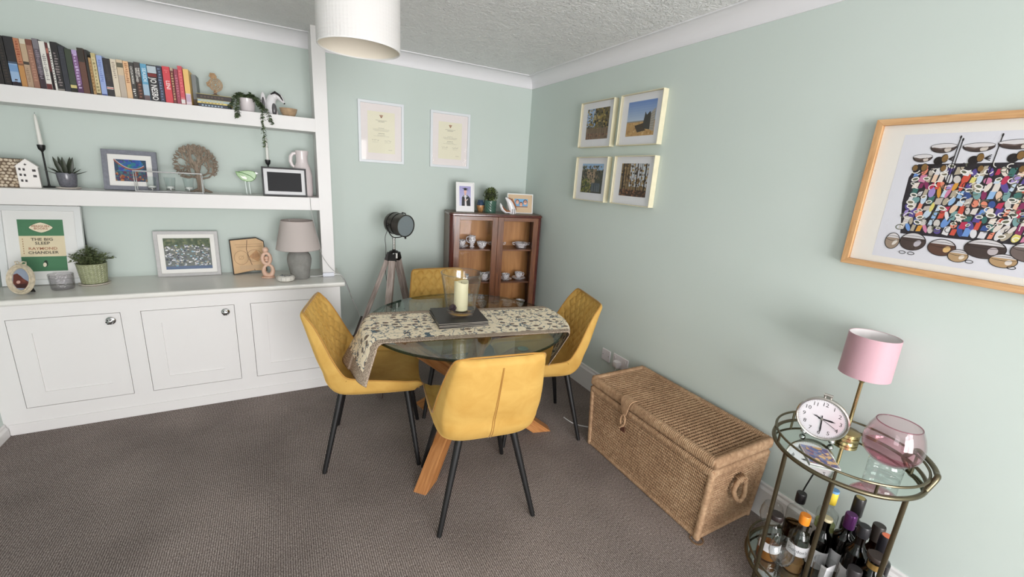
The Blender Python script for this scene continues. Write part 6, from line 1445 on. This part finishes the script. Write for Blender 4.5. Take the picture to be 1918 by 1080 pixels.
for k in range(60): a = k * PI / 30; m.add([(.0700 * math.cos(a + e), -.02875, .0915 + .0700 * math.sin(a + e)) for e in (-.006, .006)] + [(.0722 * math.cos(a + e), -.02875, .0915 + .0722 * math.sin(a + e)) for e in (.006, -.006)], [(0, 1, 2, 3)])
m.build('minute_track', NUM, t, smooth=0)
INKB = M_((28, 27, 30), .4, name='clock_hand_black')
def hand(deg, tail, ln, w_, y, nm):
    a = math.radians(90 - deg); d_ = Vector((math.cos(a), 0, math.sin(a))); s = Vector((-d_.z, 0, d_.x)); c = Vector((0, y, .0915)); m = MB()
    m.add([c - d_ * tail - s * w_ * .6, c - d_ * tail + s * w_ * .6, c + d_ * ln * .72 + s * w_, c + d_ * ln, c + d_ * ln * .72 - s * w_], [(0, 1, 2, 3, 4)]); m.build(nm, INKB, t, smooth=0, solid=.0006)
hand(88, .012, .042, .0034, -.0305, 'hour_hand'); hand(176, .014, .058, .0026, -.0315, 'minute_hand'); hand(116, .022, .062, .0008, -.0323, 'second_hand'); hand(284, .0, .030, .0018, -.031, 'alarm_hand')
MB().lathe([(0, .010), (.005, .010), (.005, .016), (0, .0165)], 16, M=K).build('hub', CRM, t)
MB().lathe([(0, .0166), (.0752, .0166), (.0752, .0172), (0, .0172)], 48, M=K).build('pane', PANE, t, smooth=0)
for sx in (-1, 1): MB().ball((sx * .045, -.016, .0115), .0112, 10).cyl((sx * .045, -.016, .015), (sx * .04, -.016, .026), .004, n=8).build('foot', CHROME, t)
MB().box(-.012, .012, -.03, .0, .172, .176).cyl((-.009, -.02, .175), (-.009, -.02, .186), .004, n=10).cyl((.009, -.02, .175), (.009, -.02, .186), .004, n=10).cyl((-.014, -.02, .186), (.014, -.02, .186), .005, n=10).build('top_button', CRM, t)
# pink lamp
t = thing('small_table_lamp', 'small brass table lamp with a pink velvet drum shade on the trolley', 'lamp', (-.122, -2.852, TOP + .0003))
BR2 = M_((176, 156, 114), .22, .95, name='brushed_brass')
MB().lathe([(0, 0), (.043, 0), (.044, .003), (.044, .013), (.041, .014), (.041, .017), (.044, .018), (.044, .029), (.040, .032), (.008, .034), (0, .034)], 36).build('base', BR2, t)
MB().lathe([(0, .033), (.0062, .033), (.0062, .236), (.0085, .238), (.013, .246), (.0085, .254), (.006, .256), (.006, .30), (0, .30)], 18).build('stem', BR2, t)
shell([(.0795, .268), (.0775, .425), (.0757, .425), (.0777, .268), (.0795, .268)]).build('shade', shade_mat('pink_velvet', (202, 162, 172), .12, .55, .4), t); shell([(.0772, .269), (.0752, .424)]).build('lining', M_((226, 222, 222), .7, name='pale_shade_lining'), t)
m = MB()
for k in range(3): m.cyl((0, 0, .296), (.077 * math.cos(k * 2.094), .077 * math.sin(k * 2.094), .292), .0015, n=6)
m.build('spider', BR2, t)
tag(MB().tube(smooth_path([(-.072, -2.84, TOP + .006), (-.035, -2.80, TOP + .004), (-.022, -2.775, .60), (-.024, -2.765, .50), (-.03, -2.755, .40), (-.045, -2.74, .30), (-.03, -2.72, .20)]), .003, 8).build('lamp_flex', M_((24, 24, 26), .5, name='black_flex')), 'black flex of the pink lamp dropping behind the trolley', 'cable')
# pink bowl
t = thing('pink_glass_bowl', 'round pink glass bowl on a clear pedestal foot on the trolley', 'glass bowl', (-.262, -3.028, TOP + .0003))
MB().lathe([(0, 0), (.046, 0), (.0475, .004), (.0465, .008), (.0475, .012), (.0475, .028), (.0462, .031), (.0475, .034), (.0475, .048), (.044, .056), (0, .056)], 40).build('foot', glass_mat('clear_thick_glass', (250, 252, 252), .01, 1.5, 2.0), t, smooth=50)
PINK = glass_mat('pink_glass', (254, 245, 247), .01, 1.5, 1.2)
shell([(0.001, .0565), (.034, .0565), (.055, .066), (.073, .086), (.079, .104), (.076, .104), (.070, .088), (.053, .070), (.03, .062), (.001, .062)], 56).build('lower_bowl', glass_mat('deep_pink_glass', (249, 222, 229), .01, 1.5, 1.2), t, smooth=60)
shell([(.079, .104), (.081, .118), (.080, .140), (.072, .170), (.0605, .196), (.0590, .1975), (.0575, .196), (.069, .169), (.077, .140), (.078, .118), (.076, .104)], 56).build('upper_bowl', PINK, t, smooth=60)
MB().tube([(.059 * math.cos(a), .059 * math.sin(a), .1968) for a in [2 * PI * i / 56 for i in range(56)]], .0018, 6, True).build('rim', glass_mat('pink_rim_glass', (226, 190, 200), .05, 1.5, 2.0), t)
# booklet
t = thing('booklet', 'small booklet with a blue and yellow painted cover lying on the trolley', 'booklet', (-.368, -2.880, TOP + .0003), math.radians(44))
MB().box(-.060, .060, -.046, .046, 0, .006).build('pages', M_((232, 230, 228), .6, name='white_pages'), t, smooth=0)
p = Paint(0); rg = random.Random(6); p.rect(-.058, .058, -.044, .044, (150, 140, 150)); leaves(p, -.058, .058, -.044, .044, 90, [(96, 108, 150), (206, 170, 110), (150, 120, 130), (112, 96, 130), (222, 190, 140), (128, 140, 176)], .004, .012, rg)
o = p.build(t, 'cover'); o.matrix_local = TR(0, 0, .0062) @ RX(-PI / 2)

# ------------------------------------------------------------------ bottles and glasses on the lower tray
LOW = .1065
def bottle(x, y, h_, r, nr, sh, gm, capm, label, cap=(.012, .035), lab=None, liquid=None, capr=1.25, words=None, flat=1.0, face=196):
    t = thing('bottle', label, 'bottle', (x, y, LOW), math.radians(face + 90), 'bottles on the lower trolley tray')
    neck = h_ - cap[1]
    MB().lathe([(0, 0), (r * .9, 0), (r, .006), (r, sh), (r * .93, sh + (neck - sh) * .16), (r * .62, sh + (neck - sh) * .36), (nr, sh + (neck - sh) * .56), (nr, neck), (nr, neck + .004), (0, neck + .004)], 26, sy=flat).build('glass', gm, t, smooth=60)
    c0 = h_ - cap[1] - cap[0]
    MB().lathe([(0, c0), (nr * capr, c0), (nr * capr * 1.03, c0 + .003), (nr * capr * 1.03, h_ - .003), (nr * capr * .95, h_), (0, h_)], 22).build('cap', capm, t)
    if liquid: MB().lathe([(0, .004), (r * .92, .004), (r * .92, sh * liquid[1]), (0, sh * liquid[1])], 24, sy=flat).build('drink', liquid[0], t, smooth=40)
    if lab:
        z0, z1, lm = lab; n = 20; vs = []
        for i in range(n + 1):
            a = -PI / 2 - 1.2 + 2.4 * i / n
            for z in (z0, z1): vs.append((r * 1.012 * math.cos(a), r * 1.012 * math.sin(a) * flat, z))
        MB().add(vs, [(2 * i, 2 * i + 2, 2 * i + 3, 2 * i + 1) for i in range(n)]).build('label', lm, t, smooth=60)
    if words:
        s, z, sz, wm = words; me_o = text('lettering', s, sz, wm, t, TR(0, 0, z)); me = me_o.data
        for v in me.vertices: a = -PI / 2 + v.co.x / r; v.co.x, v.co.y = r * 1.018 * math.cos(a), r * 1.018 * math.sin(a) * flat
    return t
DKG = glass_mat('dark_green_bottle', (26, 38, 28), .03, 1.5, 1.3); BRN = glass_mat('brown_bottle', (84, 54, 30), .03, 1.5, 1.2); BLKG = M_((20, 18, 20), .08, name='black_bottle'); CLB = glass_mat('clear_bottle', (250, 252, 251), .02, 1.5, 1.3); BLUG = glass_mat('dark_blue_bottle', (40, 52, 66), .03, 1.5, 1.3)
PAPER = M_((232, 230, 232), .6, name='bottle_label_paper'); BLKC = M_((26, 24, 26), .3, name='black_cap')
def liquid_mat(name, col, f=.72):
    m, nt, b = new_mat(name); b.inputs['Base Color'].default_value = lin(col); b.inputs['Roughness'].default_value = .2
    tr = N(nt, 'ShaderNodeBsdfTransparent'); tr.inputs[0].default_value = lin(col); mx = N(nt, 'ShaderNodeMixShader'); mx.inputs[0].default_value = f
    nt.links.new(b.outputs[0], mx.inputs[1]); nt.links.new(tr.outputs[0], mx.inputs[2]); nt.links.new(mx.outputs[0], nt.nodes['Material Output'].inputs[0]); return m
AMB = liquid_mat('amber_drink', (214, 150, 66))
bottle(-.338, -2.787, .205, .040, .016, .125, CLB, M_((44, 34, 32), .4, name='dark_stopper'), 'squat clear whisky bottle with a dark stopper and white label', (.0, .022), (.045, .085, PAPER), (AMB, .45), 1.5, ('Cotswold', .064, .014, NUM) if False else None, face=215)
bottle(-.300, -2.866, .252, .037, .0155, .150, CLB, M_((236, 140, 40), .35, name='orange_cap'), 'clear gin bottle with a bright orange cap and curved white label', (.008, .030), (.085, .130, PAPER), (liquid_mat('orange_drink', (232, 190, 130)), .30), 1.15, ("Gordon's", .107, .0185, NUM), face=208)
bottle(-.183, -2.789, .252, .036, .015, .165, CLB, BLKC, 'clear bottle with a tall black cap at the back of the trolley', (.004, .04), (.05, .12, M_((44, 44, 46), .5, name='black_label')), None, 1.2)
bottle(-.150, -2.878, .315, .036, .0135, .215, CLB, M_((236, 204, 70), .35, name='yellow_cap'), 'clear green-tinged bottle with a yellow neck and blue top', (.004, .048), (.07, .15, PAPER), (liquid_mat('pale_green_drink', (214, 220, 176), .7), .8), 1.2)
MB().lathe([(0, 0), (.0168, 0), (.0168, .010), (0, .0105)], 18).build('cap_top', M_((110, 160, 206), .35, name='blue_cap_top'), bpy.data.objects[[o.name for o in bpy.data.objects if o.get('label', '').startswith('clear green-tinged')][0]]).location = (0, 0, .3152)
bottle(-.238, -2.912, .255, .034, .0135, .155, DKG, M_((206, 196, 160), .5, name='cream_cap'), 'dark green bottle with a cream top behind the trolley leg', (.0, .012), (.04, .12, PAPER))
bottle(-.186, -2.961, .293, .0365, .0148, .185, DKG, M_((96, 48, 104), .28, .5, name='purple_cap'), 'dark wine bottle with a purple screw cap', (.004, .055), (.05, .13, PAPER))
bottle(-.098, -2.945, .322, .036, .0148, .205, BLKG, M_((34, 32, 32), .3, name='black_foil'), 'tall black bottle with a gold disc on its top', (.004, .075), None)
MB().lathe([(0, 0), (.0145, 0), (.0145, .001), (0, .001)], 20).build('cap_disc', M_((196, 176, 120), .3, .8, name='gold_disc'), bpy.data.objects[[o.name for o in bpy.data.objects if o.get('label', '').startswith('tall black bottle with a gold')][0]]).location = (0, 0, .3222)
bottle(-.235, -3.019, .310, .0365, .0150, .190, BRN, M_((30, 29, 33), .35, name='black_screw_cap'), 'brown bottle with a ribbed black screw cap in the middle', (.004, .040), (.06, .13, PAPER))
bottle(-.117, -3.026, .272, .033, .0155, .150, BRN, M_((44, 38, 34), .4, name='brown_black_cap'), 'amber bottle with a tall dark brown cap beside the wall', (.004, .062), (.08, .12, M_((206, 160, 60), .5, name='gold_label')))
bottle(-.186, -3.070, .292, .0338, .0148, .185, BLKG, M_((30, 28, 34), .35, name='navy_foil'), 'black bottle whose cap has an orange-red top', (.004, .070), None)
MB().lathe([(0, 0), (.0148, 0), (.0148, .001), (0, .001)], 20).build('cap_disc', M_((226, 120, 84), .4, name='orange_disc'), bpy.data.objects[[o.name for o in bpy.data.objects if o.get('label', '').startswith('black bottle whose cap')][0]]).location = (0, 0, .2922)
bottle(-.272, -3.084, .258, .035, .0185, .180, BLUG, M_((54, 42, 38), .5, name='turned_wood_stopper'), 'dark blue bottle with a wide dark wooden stopper and gold neck band', (-.006, .022), None, None, 1.5)
MB().lathe([(.0190, .205), (.0200, .205), (.0200, .228), (.0190, .228)], 22).build('neck_band', M_((178, 144, 84), .35, .7, name='gold_neck_band'), bpy.data.objects[[o.name for o in bpy.data.objects if o.get('label', '').startswith('dark blue bottle')][0]])
bottle(-.328, -3.056, .200, .030, .0160, .115, BLKG, M_((46, 42, 44), .4, name='grey_black_cap'), 'short dark bottle with a ribbed charcoal cap at the front', (.004, .034), None)
GOB = glass_mat('goblet_glass', (251, 252, 252), .02, 1.5, 2.4)
def balloon(x, y, label, s=1.0, stem=.07):
    t = thing('balloon_glass', label, 'glass', (x, y, LOW), 0, 'stemmed glasses on the lower trolley tray')
    MB().lathe([(0, 0), (.034 * s, 0), (.035 * s, .002), (.006, .006), (.0042, .02), (.0042, stem - .01), (.006, stem), (0, stem)], 26).build('stem', GOB, t)
    MB().lathe([(0, stem), (.018 * s, stem + .006), (.036 * s, stem + .026), (.0435 * s, stem + .052), (.042 * s, stem + .078), (.034 * s, stem + .106), (.0332 * s, stem + .106), (.041 * s, stem + .078), (.0424 * s, stem + .052), (.035 * s, stem + .028), (.016 * s, stem + .009), (0, stem + .004)], 34).build('bowl', GOB, t, smooth=60)
balloon(-.262, -2.735, 'clear balloon glass at the back left of the trolley beside the trunk'); balloon(-.404, -2.862, 'clear balloon glass at the front in front of the whisky bottle', 1.0, .06)
def tumbler(x, y, r, h_, label, gm=GOB):
    o = MB().lathe([(0, 0), (r * .86, 0), (r * .9, .004), (r, h_), (r * .96, h_), (r * .84, .012), (0, .012)], 30).build('tumbler', gm, smooth=50); o.location = (x, y, LOW); return tag(o, label, 'glass', 'tumblers on the lower trolley tray')
tumbler(-.338, -2.980, .038, .150, 'wide clear tumbler in front of the trolley leg, holding a folded card'); tumbler(-.250, -2.815, .031, .150, 'smoky brown tumbler behind the orange-capped gin bottle', glass_mat('smoky_glass', (206, 186, 160), .02, 1.5, 1.2))
t = tag(MB().add([(-.360, -2.985, LOW + .014), (-.318, -2.996, LOW + .014), (-.312, -2.998, LOW + .150), (-.345, -2.987, LOW + .138), (-.336, -2.966, LOW + .130), (-.335, -2.966, LOW + .014)], [(0, 1, 2, 3), (0, 3, 4, 5)]).build('folded_card', PAPER, smooth=0, solid=.0008), 'folded white card standing in the wide tumbler', 'card')
